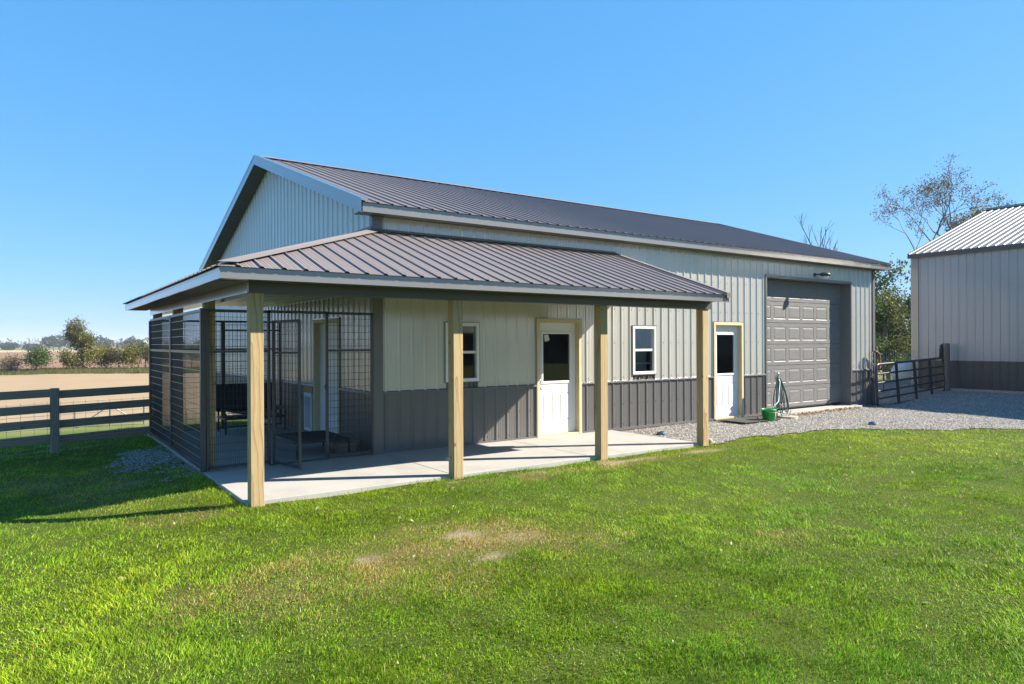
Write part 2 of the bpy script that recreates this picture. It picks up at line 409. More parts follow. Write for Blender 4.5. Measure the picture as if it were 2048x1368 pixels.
# lawn colouring: 0 lush, 1 dry; bare soil spots (x, y, rx, ry, strength)
DRY = [(-1.45, -4.6, 1.15, 0.62, 1.0), (-2.6, -4.9, 0.85, 0.6, 0.9), (-1.9, -5.3, 0.7, 0.4, 0.6), (-0.6, -4.8, 0.5, 0.32, 0.6), (-1.9, -4.3, 0.8, 0.35, 0.5), (1.05, -6.1, 0.6, 0.25, 0.45),
       (-3.2, -2.2, 0.5, 0.3, 0.5), (1.4, -2.65, 1.6, 0.2, 0.7), (-3.8, 0.3, 0.6, 1.4, 0.5), (-4.6, 1.2, 0.5, 0.7, 0.7), (3.0, -2.6, 0.8, 0.15, 0.8)]
BARE = [(-1.30, -4.34, 0.27, 0.15, 1.0), (-1.34, -5.02, 0.19, 0.12, 1.0), (-2.28, -4.5, 0.13, 0.10, 0.7), (-0.95, -4.7, 0.3, 0.16, 0.5), (1.1, -2.45, 0.55, 0.13, 0.95), (2.6, -2.5, 0.7, 0.12, 0.95), (4.2, -2.55, 0.5, 0.12, 0.9), (-0.2, -2.42, 0.25, 0.07, 0.7), (-3.55, 0.15, 0.25, 0.15, 0.6)]
def wob(x, y, s):
    return 0.5 * np.sin(x * 3.1 * s + 1.3 * np.sin(y * 2.3 * s)) + 0.5 * np.sin(y * 4.3 * s + 1.7 * np.sin(x * 1.9 * s + 1)) 
_lat = rng.uniform(0, 1, (256, 256))
def vn(x, y, f, sd=0):
    x = np.asarray(x) * f + 31.7 * sd + 500; y = np.asarray(y) * f + 17.3 * sd + 500
    i, j = np.floor(x).astype(int), np.floor(y).astype(int); a, b = x - i, y - j; a = a * a * (3 - 2 * a); b = b * b * (3 - 2 * b)
    g = lambda p, q: _lat[p % 256, q % 256]
    return (g(i, j) * (1 - a) + g(i + 1, j) * a) * (1 - b) + (g(i, j + 1) * (1 - a) + g(i + 1, j + 1) * a) * b
def fbm(x, y, f, sd=0): return (vn(x, y, f, sd) + 0.5 * vn(x, y, 2.1 * f, sd + 1) + 0.25 * vn(x, y, 4.3 * f, sd + 2) + 0.15 * vn(x, y, 9.1 * f, sd + 3)) / 1.9
def blobs(lst, x, y):
    w = np.zeros_like(x)
    for bx, by, rx, ry, s in lst:
        d = np.hypot((x - bx) / rx, (y - by) / ry) + 2.2 * (fbm(x, y, 2.6, 4) - 0.5)
        w = np.maximum(w, s * np.clip(1.25 - d, 0, 1) ** 0.7)
    return np.clip(w, 0, 1)
GRAV = [(4.74, -2.18), (5.3, -2.15), (6.1, -2.1), (7.4, -2.12), (8.4, -2.35), (9.5, -2.95), (10.6, -3.6), (12.0, -4.45), (14.0, -5.6), (17, -7.4), (21.8, -10.2), (21.8, 1.7), (24, 3.5), (22, 14.5), (14.55, 14.5), (14.55, 0.15), (4.74, 0.15)]
def inpoly(x, y, P):
    r = np.zeros(x.shape, bool); n = len(P)
    for i in range(n):
        x0, y0 = P[i]; x1, y1 = P[(i + 1) % n]
        c = ((y0 > y) != (y1 > y)) & (x < (x1 - x0) * (y - y0) / (y1 - y0 + 1e-12) + x0); r ^= c
    return r
def patch_l(x, y):      # gravel spilled beside the kennel
    d = np.hypot((x + 2.98) / 0.48, (y - 1.65) / 1.45) + 2.4 * (fbm(x, y, 2.2, 61) - 0.5)
    return np.clip((1.15 - d) * 1.2, 0, 1)
def edge_noise(x, y): return 0.55 * (fbm(x, y, 1.5, 71) - 0.5)
def in_gravel(x, y): return inpoly(x + edge_noise(y, x) * 0.5, y + edge_noise(x, y), GRAV)

def lawn_mat():
    m, nt, b = new_mat('lawn_soil')
    a = N(nt, 'ShaderNodeAttribute', attribute_name='Col')
    p = world_pos(nt); n = N(nt, 'ShaderNodeTexNoise', Scale=60.0, Detail=6.0, Roughness=0.7); nt.links.new(p, n.inputs['Vector'])
    r2 = ramp(nt, [(0.3, (0.4, 0.4, 0.4)), (0.7, (1.15, 1.15, 1.15))], n.outputs[0])
    mx = N(nt, 'ShaderNodeMix', data_type='RGBA', blend_type='MULTIPLY'); mx.inputs[0].default_value = 1.0
    nt.links.new(a.outputs['Color'], mx.inputs[6]); nt.links.new(r2.outputs[0], mx.inputs[7])
    nt.links.new(mx.outputs[2], b.inputs['Base Color']); b.inputs['Roughness'].default_value = 0.95; b.inputs['Specular IOR Level'].default_value = 0.1
    bump(nt, b, n.outputs[0], 0.6, 0.03); return m
xs = np.arange(-11, 26.01, 0.14); ys = np.arange(-14, 14.01, 0.14)
V, F = grid_mesh(xs, ys, G)
dry = blobs(DRY, V[:, 0], V[:, 1]); bare = blobs(BARE, V[:, 0], V[:, 1])
C = np.array([0.088, 0.118, 0.019])[None] * (1 - dry[:, None]) + np.array([0.20, 0.155, 0.06])[None] * dry[:, None]
C = C * (1 - bare[:, None]) + np.array([0.37, 0.295, 0.19])[None] * bare[:, None]
lw = np_mesh('lawn', V, F, lawn_mat(), C, smooth=True); lw['kind'] = 'structure'

def gravel_mat():
    m, nt, b = new_mat('gravel')
    p = world_pos(nt)
    vo = N(nt, 'ShaderNodeTexVoronoi', Scale=42.0); nt.links.new(p, vo.inputs['Vector'])
    n = N(nt, 'ShaderNodeTexNoise', Scale=0.9, Detail=5.0); nt.links.new(p, n.inputs['Vector'])
    hsv = nt.nodes.new('ShaderNodeSeparateColor'); nt.links.new(vo.outputs['Color'], hsv.inputs[0])
    r = ramp(nt, [(0.0, (0.12, 0.115, 0.11)), (0.5, (0.26, 0.245, 0.23)), (1.0, (0.44, 0.415, 0.385))], hsv.outputs[0])
    r2 = ramp(nt, [(0.3, (0.82, 0.80, 0.77)), (0.7, (1.05, 1.05, 1.05))], n.outputs[0])
    mx = N(nt, 'ShaderNodeMix', data_type='RGBA', blend_type='MULTIPLY'); mx.inputs[0].default_value = 1.0
    nt.links.new(r.outputs[0], mx.inputs[6]); nt.links.new(r2.outputs[0], mx.inputs[7]); nt.links.new(mx.outputs[2], b.inputs['Base Color'])
    b.inputs['Roughness'].default_value = 0.95; b.inputs['Specular IOR Level'].default_value = 0.15
    iv = N(nt, 'ShaderNodeMath', operation='MULTIPLY'); iv.inputs[1].default_value = -1.0; nt.links.new(vo.outputs['Distance'], iv.inputs[0])
    bump(nt, b, iv.outputs[0], 1.0, 0.03); return m
xs = np.arange(4.5, 24.5, 0.1); ys = np.arange(-10.5, 14.6, 0.1)
V, F = grid_mesh(xs, ys, lambda x, y: G(x, y) + 0.012)
cx = V[F].mean(1); keep = in_gravel(cx[:, 0], cx[:, 1])
F = F[keep]; used = np.unique(F); mpx = np.zeros(len(V), int); mpx[used] = np.arange(len(used))
gd = np_mesh('gravel_drive', V[used], mpx[F], gravel_mat(), smooth=True); gd['kind'] = 'structure'

def stones(name, px, py, size, base, parent=None):
    n = len(px); s = size * rng.uniform(0.5, 1.5, n)
    oct_ = np.array([(1, 0, 0), (0, 1, 0), (-1, 0, 0), (0, -1, 0), (0, 0, 0.75), (0, 0, -0.6)], float)
    fc = np.array([(0, 1, 4), (1, 2, 4), (2, 3, 4), (3, 0, 4)])
    v = oct_[None] * (s[:, None, None]) * rng.uniform(0.6, 1.3, (n, 6, 3))
    a = rng.uniform(0, 6.28, n); ca, sa = np.cos(a)[:, None], np.sin(a)[:, None]
    x = v[..., 0] * ca - v[..., 1] * sa; y = v[..., 0] * sa + v[..., 1] * ca; z = v[..., 2]
    V = np.stack([x + px[:, None], y + py[:, None], z + (G(px, py) + 0.014)[:, None]], -1).reshape(-1, 3)
    F = (fc[None] + (np.arange(n) * 6)[:, None, None]).reshape(-1, 3)
    k = rng.uniform(0.45, 1.6, n)[:, None] * np.array(base)[None] * (1 + rng.normal(0, 0.05, (n, 3)))
    o = np_mesh(name, V, F, PEBBLE, np.repeat(np.clip(k, 0, 0.75), 6, 0)); o['kind'] = 'stuff'; return o
px = rng.uniform(4.6, 22, 150000); py = rng.uniform(-9, 4, 150000)
d = np.hypot(px - CAM.x, py - CAM.y); kp = in_gravel(px, py) & (rng.uniform(0, 1, len(px)) < np.clip(14 / d, 0.3, 1) ** 2) & ~((py > -0.02) & (px < 14.7))
o = stones('gravel_stones', px[kp], py[kp], 0.016, (0.26, 0.245, 0.225)); o['label'] = 'loose grey crushed stone covering the drive'; 
px = rng.uniform(-4.2, -2.68, 14000); py = rng.uniform(-0.2, 3.8, 14000); kp = rng.uniform(0, 1, 14000) < patch_l(px, py)
o = stones('gravel_patch', px[kp], py[kp], 0.0135, (0.27, 0.25, 0.225)); o['label'] = 'patch of grey stones spilled on grass beside the kennel'

# ------------------------------------------------------------------ concrete patio
pt = MB().box(-2.655, 4.72, -2.195, -0.005, -0.35, -0.012).box(-2.655, -0.205, -0.005, 5.2, -0.35, -0.0125).build('concrete_patio', CONC); pt['kind'] = 'structure'
for (a, b, c, d) in [(-2.66, -0.075, -2.2, -0.006), (-0.067, 2.32, -2.2, -0.006), (2.328, 4.725, -2.2, -0.006), (-2.66, -0.203, 0.0, 2.46), (-2.66, -0.203, 2.468, 5.205)]:
    MB().box(a, b, c, d, -0.30, 0.0).build('concrete_slab', CONC, pt, 0.006)
ap = MB().box(9.5, 13.6, -0.22, 0.26, -0.25, 0.01).build('garage_apron', CONC, None, 0.01); ap['kind'] = 'structure'

# ------------------------------------------------------------------ main building
XL, XR, YB, RY = -0.21, 14.60, 10.98, 5.49
EY, SL = -0.33, 0.334                       # main eave line, pitch
def roof_z(y): return 3.81 + (min(y, YB - y) - EY) * SL
bld = thing('metal_building', (XL, 0, 0), 'long grey metal pole building with charcoal roof, wrap-around porch and large overhead door', 'building')
FO = [(2.945, 3.925, -0.2, 2.105), (7.815, 8.775, -0.2, 2.105), (1.055, 1.675, 1.075, 2.025), (5.325, 5.955, 1.075, 2.015), (9.69, 13.40, -0.2, 3.24)]
GO = [(1.42, 2.63, -0.2, 2.105)]
def wall_boxes(mb, u0, u1, top, cuts, d0, d1, z0=-0.12):
    us = sorted({u0, u1} | {c for cu in cuts for c in cu[:2]})
    for a, b in zip(us[:-1], us[1:]):
        m = (a + b) / 2; z = z0
        for c in sorted(c for c in cuts if c[0] <= m <= c[1]):
            if c[2] > z + 0.01: mb.box(a, b, d0, d1, z, c[2])
            z = max(z, c[3])
        mb.box(a, b, d0, d1, z, top)
gab = lambda u, d, z: (XL + d, u, z)
mb = MB(); wall_boxes(mb, XL + 0.02, XR - 0.02, 3.66, FO, 0.012, 0.12)
fwall = mb.build('front_wall', SIDE, bld)
mb = MB(gab); wall_boxes(mb, 0.13, YB, 3.66, GO, 0.012, 0.12)
gp = lambda x: [(x, 0.0, 3.665), (x, YB, 3.665), (x, RY, roof_z(RY) - 0.19)]
mb.mp = ident; mb.prism(gp(XL + 0.012), (0.10, 0, 0)); gwall = mb.build('gable_wall', SIDE, bld)
mb = MB(); mb.box(XR - 0.12, XR, 0.13, YB, -0.12, 3.66); mb.prism(gp(XR - 0.1), (0.1, 0, 0)); mb.build('far_gable_wall', SIDE, bld)
MB().box(XL, XR, YB, YB + 0.1, -0.12, 3.66).build('back_wall', SIDE, bld)
MB().box(XL + 0.13, XR - 0.13, 0.13, YB - 0.02, -0.06, -0.02).build('interior_floor', DARKIN, bld)
R0 = 1.585
K = 0.0
ribbed('siding_panel', SIDE, fwall, (0, 0, 0), (1, 0, 0), (0, 0, 1), (0, -1, 0), -0.07, 14.52, R0, lambda u: 0.945, lambda u: 3.655, FO)
ribbed('wainscot_panel', CHAR, fwall, (0, 0, 0), (1, 0, 0), (0, 0, 1), (0, -1, 0), -0.07, 14.52, R0, lambda u: 0.02, lambda u: 0.922, FO)
def segs(u0, u1, cuts, z):
    out = []; a = u0
    for c in sorted(cuts):
        if c[2] < z < c[3]: out.append((a, c[0] - 0.03)); a = c[1] + 0.03
    return out + [(a, u1)]
for a, b in segs(-0.066, 14.5, FO, 0.93):
    MB().prism([(a, -0.034, 0.918), (a, -0.030, 0.944), (a, 0.0, 0.962), (a, 0.0, 0.918)], (b - a, 0, 0)).build('wainscot_trim', CHAR, fwall)
for a, b in segs(-0.066, 14.5, FO, 0.01):
    MB().box(a, b, -0.024, 0.01, -0.02, 0.028).build('base_trim', CHAR, fwall)
gtop = lambda u: 3.655 + (min(u, YB - u) - EY) * SL - 0.01
ribbed('siding_panel', SIDE, gwall, (XL, 0, 0), (0, 1, 0), (0, 0, 1), (-1, 0, 0), 0.09, YB, 0.12, lambda u: 0.945, gtop, GO, (RY,))
ribbed('wainscot_panel', CHAR, gwall, (XL, 0, 0), (0, 1, 0), (0, 0, 1), (-1, 0, 0), 0.09, YB, 0.12, lambda u: 0.02, lambda u: 0.922, GO)
for a, b in segs(0.09, YB, GO, 0.93):
    MB().prism([(XL - 0.034, a, 0.918), (XL - 0.030, a, 0.944), (XL, a, 0.962), (XL, a, 0.918)], (0, b - a, 0)).build('wainscot_trim', CHAR, gwall)
MB().box(XL - 0.026, -0.068, -0.026, 0.011, -0.02, 3.64).box(XL - 0.026, XL + 0.011, 0.011, 0.092, -0.02, 3.72).build('corner_trim', CHAR, fwall)
MB().box(14.515, XR + 0.026, -0.026, 0.011, -0.02, 3.64).box(XR + 0.0, XR + 0.026, 0.011, 0.092, -0.02, 3.72).build('corner_trim', CHAR, fwall)

def screws(name, mp, u0, u1, r0, rows, mat, cuts, parent, top=None, off=0.055, sz=0.0065):
    m = MB(mp); k = math.ceil((u0 - r0) / RIB)
    while r0 + k * RIB + off < u1:
        u = r0 + k * RIB + off; k += 1
        for z in rows:
            if any(c[0] - 0.06 < u < c[1] + 0.06 and c[2] - 0.06 < z < c[3] + 0.06 for c in cuts): continue
            if top and z > top(u) - 0.05: continue
            m.box(u - sz, u + sz, -0.010, 0.0, z - sz, z + sz)
    o = m.build(name, mat, parent); o['kind'] = 'stuff'
screws('screws', ident, -0.05, 14.45, R0, (1.02, 1.70, 2.36, 3.02, 3.58), GALV, FO, fwall)
screws('screws', ident, -0.05, 14.45, R0, (0.10, 0.50), CHAR, FO, fwall)
screws('screws', gab, 0.12, YB, 0.12, (1.02, 1.70, 2.36, 3.02, 3.7, 4.3, 4.9, 5.4), GALV, GO, gwall, gtop)

# roof
X0, X1 = -0.54, 14.90
dk = lambda y0, y1, z0, z1: [(X0 + 0.02, y0, z0), (X0 + 0.02, y1, z1), (X0 + 0.02, y1, z1 - 0.06), (X0 + 0.02, y0, z0 - 0.06)]
RZ = roof_z(RY)
deck = MB().prism(dk(EY + 0.03, RY, 3.79 + 0.03 * SL - 0.006, RZ - 0.026), (X1 - X0 - 0.04, 0, 0)).prism(dk(YB - EY - 0.03, RY, 3.79 + 0.03 * SL - 0.006, RZ - 0.026), (X1 - X0 - 0.04, 0, 0)).build('main_roof', ROOF, bld)
VN = Vector((0, -SL, 1)).normalized()
ribbed('roof_panel', ROOF, deck, (0, EY - 0.04, 3.81 - 0.04 * SL - 0.012), (1, 0, 0), (0, 1, SL), VN, X0 + 0.005, X1 - 0.005, R0 - 0.05, lambda u: 0, lambda u: RY - EY + 0.03)
ribbed('roof_panel', ROOF, deck, (0, YB - EY + 0.04, 3.81 - 0.04 * SL - 0.012), (1, 0, 0), (0, -1, SL), Vector((0, SL, 1)).normalized(), X0 + 0.005, X1 - 0.005, R0 - 0.05, lambda u: 0, lambda u: RY - EY + 0.03)
MB().prism([(X0, RY - 0.16, RZ - 0.026), (X0, RY, RZ + 0.034), (X0, RY + 0.16, RZ - 0.026), (X0, RY, RZ + 0.028)], (X1 - X0, 0, 0)).build('ridge_cap', ROOF, deck)
MB().box(X0 + 0.001, X1 - 0.001, EY, EY + 0.022, 3.648, 3.786).build('eave_fascia', TRIM, deck)
MB().box(X0 + 0.02, X1 - 0.02, EY - 0.006, EY, 3.752, 3.786).build('drip_edge', TRIM, deck)
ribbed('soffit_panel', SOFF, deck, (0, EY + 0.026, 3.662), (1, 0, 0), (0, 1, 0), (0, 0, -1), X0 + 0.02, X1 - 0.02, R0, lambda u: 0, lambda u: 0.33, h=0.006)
for xx, s in ((X0, 1), (X1, -1)):
    for (ya, yb) in ((EY, RY), (YB - EY, RY)):
        q = [(xx, ya, 3.640), (xx, ya, 3.815), (xx, yb, RZ + 0.005), (xx, yb, RZ - 0.17)]
        MB().prism(q, (0.018 * s, 0, 0)).build('rake_fascia', TRIM, deck)
        q = [(xx - 0.004 * s, ya, 3.845), (xx - 0.004 * s, ya, 3.800), (xx - 0.004 * s, yb, RZ - 0.01), (xx - 0.004 * s, yb, RZ + 0.035)]
        MB().prism([(p[0], p[1], p[2]) for p in q], (0.11 * s, 0, 0)).build('rake_trim', TRIM, deck)
        q = [(xx - 0.003 * s, ya, 3.634), (xx - 0.003 * s, ya, 3.668), (xx - 0.003 * s, yb, RZ - 0.142), (xx - 0.003 * s, yb, RZ - 0.176)]
        MB().prism(q, (0.012 * s, 0, 0)).build('rake_drip_edge', TRIM, deck)
sv = math.hypot(1, SL)
for (ya, sg) in ((EY, 1), (YB - EY, -1)):
    ribbed('soffit_panel', SOFF, deck, (X0 + 0.018, ya, 3.650), (0, sg / 1.0, SL), (1, 0, 0), Vector((0, sg * SL, -1)).normalized(), 0, RY - EY, 0.1, lambda u: 0, lambda u: XL - X0 - 0.005, h=0.006)

# porch roof
PX0, PY0, PX1, PZ = -3.01, -2.65, 4.89, 2.50
PW = 3.43; SF = (PW - PZ) / (0 - PY0); SLL = (PW - PZ) / (XL - PX0); PYB = 5.30
t = -0.022
fdeck = MB().prism([(PX0 + 0.03, PY0 + 0.03, PZ + t + 0.03 * SF), (PX1 - 0.03, PY0 + 0.03, PZ + t + 0.03 * SF), (PX1 - 0.03, -0.03, PW + t - 0.03 * SF), (XL, -0.03, PW + t - 0.03 * SF)], (0, 0, -0.045)).build('porch_roof', ROOF, bld)
ldeck = MB().prism([(PX0 + 0.03, PY0 + 0.04, PZ + t + 0.03 * SLL), (PX0 + 0.03, PYB - 0.03, PZ + t + 0.03 * SLL), (XL - 0.025, PYB - 0.03, PW + t), (XL - 0.025, 0, PW + t)], (0, 0, -0.046)).build('side_porch_roof', ROOF, bld)
HK = (XL - PX0) / (0 - PY0)
ribbed('roof_panel', ROOF, fdeck, (0, PY0 - 0.04, PZ - 0.04 * SF - 0.012), (1, 0, 0), (0, 1, SF), Vector((0, -SF, 1)).normalized(), PX0 - 0.04, PX1, 0.13,
       lambda u: 0, lambda u: 2.66 if u >= XL else max(0.0, (u - PX0) / HK + 0.04), extra=(XL,))
ribbed('roof_panel', ROOF, ldeck, (PX0 - 0.04, 0, PZ - 0.04 * SLL - 0.012), (0, 1, 0), (1, 0, SLL), Vector((-SLL, 0, 1)).normalized(), PY0 - 0.04, PYB, 0.05,
       lambda u: 0, lambda u: XL - PX0 + 0.01 if u >= 0 else max(0.0, (u - PY0) * HK + 0.04), extra=(0,))
A = Vector((PX0 - 0.03, PY0 - 0.03, PZ + 0.022)); B = Vector((XL - 0.03, -0.03, PW + 0.028))
o1 = Vector((0.13, -0.03, -0.03 * SF - 0.018)); o2 = Vector((-0.05, 0.12, -0.05 * SLL - 0.018))
fo = Vector((0.20, 0.02, 0.004))
MB().add([A, B, B + o1, A + fo, B + o2, A + o2 * 0.3], [(0, 1, 2, 3), (1, 0, 5, 4)]).build('hip_cap', ROOF, fdeck)
MB().prism([(XL + 0.0, -0.085, PW - 0.028 + 0.022), (XL, -0.026, PW + 0.04), (XL, -0.022, PW + 0.04), (XL, -0.022, PW - 0.01)], (PX1 - XL - 0.05, 0, 0)).build('wall_flashing', TRIM, fdeck)
MB().prism([(XL - 0.11, 0.0, PW - 0.014), (XL - 0.026, 0.0, PW + 0.08), (XL - 0.022, 0, PW + 0.08), (XL - 0.022, 0, PW - 0.01)], (0, PYB, 0)).build('wall_flashing', TRIM, ldeck)
MB().box(PX0, PX1, PY0, PY0 + 0.02, 2.357, 2.474).build('eave_fascia', TRIM, fdeck)
MB().box(PX0 + 0.0, PX1 - 0.02, PY0 - 0.006, PY0, 2.440, 2.470).build('drip_edge', TRIM, fdeck)
MB().box(PX0, PX0 + 0.02, PY0 + 0.021, PYB, 2.357, 2.474).build('eave_fascia', TRIM, ldeck)
MB().box(PX0 - 0.006, PX0, PY0 + 0.01, PYB, 2.440, 2.470).build('drip_edge', TRIM, ldeck)
MB().prism([(PX1, PY0, 2.357), (PX1, PY0, 2.495), (PX1, -0.03, 3.43), (PX1, -0.03, 3.28)], (-0.02, 0, 0)).build('rake_fascia', TRIM, fdeck)
MB().prism([(PX1 + 0.012, PY0 - 0.035, 2.42), (PX1 + 0.012, PY0 - 0.035, 2.508), (PX1 + 0.012, -0.03, 3.443), (PX1 + 0.012, -0.03, 3.39)], (-0.10, 0, 0)).build('rake_trim', ROOF, fdeck)
MB().prism([(PX0, PYB, 2.357), (PX0, PYB, 2.495), (XL - 0.03, PYB, 3.42), (XL - 0.03, PYB, 3.28)], (0, -0.02, 0)).build('rake_fascia', TRIM, ldeck)
MB().prism([(4.80, -2.28, 2.51), (4.80, -2.28, 2.56), (4.80, -0.03, 3.35), (4.80, -0.03, 2.51)], (0.03, 0, 0)).build('end_panel', SIDE, fdeck)
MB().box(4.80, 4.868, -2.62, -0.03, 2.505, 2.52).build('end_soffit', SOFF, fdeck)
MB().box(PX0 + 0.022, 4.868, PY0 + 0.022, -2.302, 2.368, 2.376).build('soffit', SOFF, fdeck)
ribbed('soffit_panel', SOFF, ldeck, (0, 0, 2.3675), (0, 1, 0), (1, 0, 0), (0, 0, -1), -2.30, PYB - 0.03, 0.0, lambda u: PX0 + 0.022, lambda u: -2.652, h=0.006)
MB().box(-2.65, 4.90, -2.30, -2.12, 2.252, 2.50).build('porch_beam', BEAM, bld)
MB().box(-2.65, -2.47, -2.118, 4.78, 2.253, 2.50).build('side_beam', TRIM, bld)
MB().box(-2.668, -2.65, -2.318, -2.2, 2.245, 2.372).build('beam_corner_trim', TRIM, bld)
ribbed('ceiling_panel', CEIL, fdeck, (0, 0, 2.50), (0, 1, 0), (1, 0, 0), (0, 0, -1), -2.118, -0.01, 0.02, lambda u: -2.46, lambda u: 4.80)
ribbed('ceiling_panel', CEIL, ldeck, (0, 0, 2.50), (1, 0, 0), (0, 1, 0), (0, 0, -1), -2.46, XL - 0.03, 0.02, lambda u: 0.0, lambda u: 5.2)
# posts
pm = MB().box(-0.07, 0.07, -0.07, 0.07, -0.25, 2.251).mesh('post'); pm.materials.append(PINE)
for i, (x, y) in enumerate([(-2.558, -2.211), (-0.057, -2.211), (2.459, -2.211), (4.752, -2.211), (-2.56, 0.09), (-2.56, 2.415), (-2.56, 4.525)]):
    o = place('post', pm, bld, 0.005); o.location = (x, y, 0); o.rotation_euler.z = (i * math.pi / 2)

# doors and windows
fr_ = lambda u, d, z: (u, d, z)
def frustum_panel(mp, u0, u1, z0, z1, d, name, mat, parent, sink=0.008, rise=-0.003, b1=0.012, b2=0.04):
    L = []
    for ins, dd in ((0, 0), (b1, sink), (b2, rise)):
        L.append([(u0 + ins, d + dd, z0 + ins), (u1 - ins, d + dd, z0 + ins), (u1 - ins, d + dd, z1 - ins), (u0 + ins, d + dd, z1 - ins)])
    mb = MB(mp); vs = sum(L, []); fs = [(8, 9, 10, 11)]
    for a in (0, 4):
        fs += [(a + i, a + (i + 1) % 4, a + 4 + (i + 1) % 4, a + 4 + i) for i in range(4)]
    mb.add(vs, fs); return mb.build(name, mat, parent)
def entry_door(mp, u0, u1, lite=True, note=False, jamb=0.13, inset=0.072):
    w = u1 - u0; zt = 2.105
    fr = MB(mp).box(u0 - 0.035, u0 + 0.03, -0.034, -0.0195, 0.0, zt + 0.035).box(u1 - 0.03, u1 + 0.035, -0.034, -0.0195, 0.0, zt + 0.035).box(u0 + 0.03, u1 - 0.03, -0.034, -0.0195, zt - 0.03, zt + 0.035)
    fr.box(u0, u0 + 0.03, -0.019, jamb, 0.0, zt).box(u1 - 0.03, u1, -0.019, jamb, 0, zt).box(u0 + 0.03, u1 - 0.03, -0.019, jamb, zt - 0.03, zt)
    f = fr.build('door_frame', CREAM, bld, 0.003)
    MB(mp).box(u0 - 0.050, u0 - 0.035, -0.028, 0.0, 0.0, zt + 0.05).box(u1 + 0.035, u1 + 0.05, -0.028, 0.0, 0, zt + 0.05).box(u0 - 0.035, u1 + 0.035, -0.028, 0.0, zt + 0.035, zt + 0.05).build('j_channel', TRIM, f)
    MB(mp).box(u0 + 0.03, u1 - 0.03, -0.03, inset - 0.002, -0.02, 0.03).build('sill', CREAM, f)
    a, b = u0 + 0.033, u1 - 0.033; W = b - a; H = zt - 0.034
    m = MB(mp)
    P = [(a + 0.135 * W, a + 0.40 * W, 0.27, 0.78), (a + 0.58 * W, a + 0.855 * W, 0.27, 0.78)]; Lw = (a + 0.12 * W, a + 0.88 * W, 0.965, 1.895)
    cuts = P + ([Lw] if lite else [])
    us = sorted({a, b} | {c for q in cuts for c in q[:2]})
    for p, q in zip(us[:-1], us[1:]):
        mm = (p + q) / 2; z = 0.034
        for c in sorted([c for c in cuts if c[0] <= mm <= c[1]], key=lambda c: c[2]):
            m.box(p, q, inset, inset + 0.04, z, c[2]); z = c[3]
        m.box(p, q, inset, inset + 0.04, z, H)
    dr = m.build('entry_door', WHITE, bld)
    for c in P: frustum_panel(mp, *c, inset, 'door_panel', WHITE, dr)
    if lite:
        l0, l1, z0, z1 = Lw; t = 0.032
        MB(mp).box(l0 - 0.012, l0 + t, inset - 0.014, inset + 0.05, z0 - 0.012, z1 + 0.012).box(l1 - t, l1 + 0.012, inset - 0.014, inset + 0.05, z0 - 0.012, z1 + 0.012) \
            .box(l0 + t, l1 - t, inset - 0.014, inset + 0.05, z0 - 0.012, z0 + t).box(l0 + t, l1 - t, inset - 0.014, inset + 0.05, z1 - t, z1 + 0.012).build('lite_frame', WHITE, dr, 0.004)
        MB(mp).add([(l0 + t, inset + 0.018, z0 + t), (l1 - t, inset + 0.018, z0 + t), (l1 - t, inset + 0.018, z1 - t), (l0 + t, inset + 0.018, z1 - t)], [(0, 1, 2, 3)]).build('glass_pane', GLASS, dr)
        if note:
            MB(mp).add([(l0 + 0.07, inset + 0.012, z1 - 0.05), (l0 + 0.17, inset + 0.012, z1 - 0.045), (l0 + 0.20, inset + 0.012, z1 - 0.15), (l0 + 0.09, inset + 0.012, z1 - 0.175)], [(0, 1, 2, 3)]).build('paper_sticker', PAPER, dr)
    for z, r, nm in ((0.87, 0.026, 'door_knob'), (1.02, 0.022, 'deadbolt')):
        c = mp(a + 0.07, inset, z); e = mp(a + 0.07, inset - (0.055 if nm == 'door_knob' else 0.02), z)
        c, e = Vector(c), Vector(e)
        MB().tube([c, c.lerp(e, 0.35), c.lerp(e, 0.4), c.lerp(e, 0.6), e], [r, r, r * 0.45, r * 0.95, r * 0.85] if nm == 'door_knob' else [r, r, r * 0.9, r * 0.9, r * 0.8], 14).build(nm, GALV, dr, smooth=True)
    return dr
entry_door(fr_, FO[0][0], FO[0][1], note=True)
entry_door(fr_, FO[1][0], FO[1][1])
entry_door(gab, GO[0][0], GO[0][1], lite=False)
def window(u0, u1, z0, z1, bars=()):
    t = 0.055
    fr = MB().box(u0, u0 + t, -0.03, 0.09, z0, z1).box(u1 - t, u1, -0.03, 0.09, z0, z1).box(u0 + t, u1 - t, -0.03, 0.09, z0, z0 + t).box(u0 + t, u1 - t, -0.03, 0.09, z1 - t, z1)
    zm = (z0 + z1) / 2
    w = fr.build('window', VINYL, bld, 0.004)
    MB().box(u0 + t, u1 - t, -0.005, 0.06, zm - 0.022, zm + 0.022).build('meeting_rail', VINYL, w, 0.003)
    MB().add([(u0 + t, 0.014, zm + 0.022), (u1 - t, 0.014, zm + 0.022), (u1 - t, 0.014, z1 - t), (u0 + t, 0.014, z1 - t)], [(0, 1, 2, 3)]).build('glass_pane', GLASS, w)
    MB().add([(u0 + t, 0.032, z0 + t), (u1 - t, 0.032, z0 + t), (u1 - t, 0.032, zm - 0.022), (u0 + t, 0.032, zm - 0.022)], [(0, 1, 2, 3)]).build('glass_pane', GLASS, w)
    MB().box(u0 - 0.014, u0, -0.026, 0.0, z0 - 0.014, z1 + 0.014).box(u1, u1 + 0.014, -0.026, 0, z0 - 0.014, z1 + 0.014).box(u0, u1, -0.026, 0, z0 - 0.014, z0).box(u0, u1, -0.034, 0, z1, z1 + 0.014).build('j_channel', TRIM, w)
    for zb in bars: MB().box(u0 + t + 0.01, u1 - t - 0.02, 0.062, 0.085, zb - 0.013, zb + 0.013).build('sash_bar', VINYL, w)
    return w
window(1.04, 1.69, 1.06, 2.04)
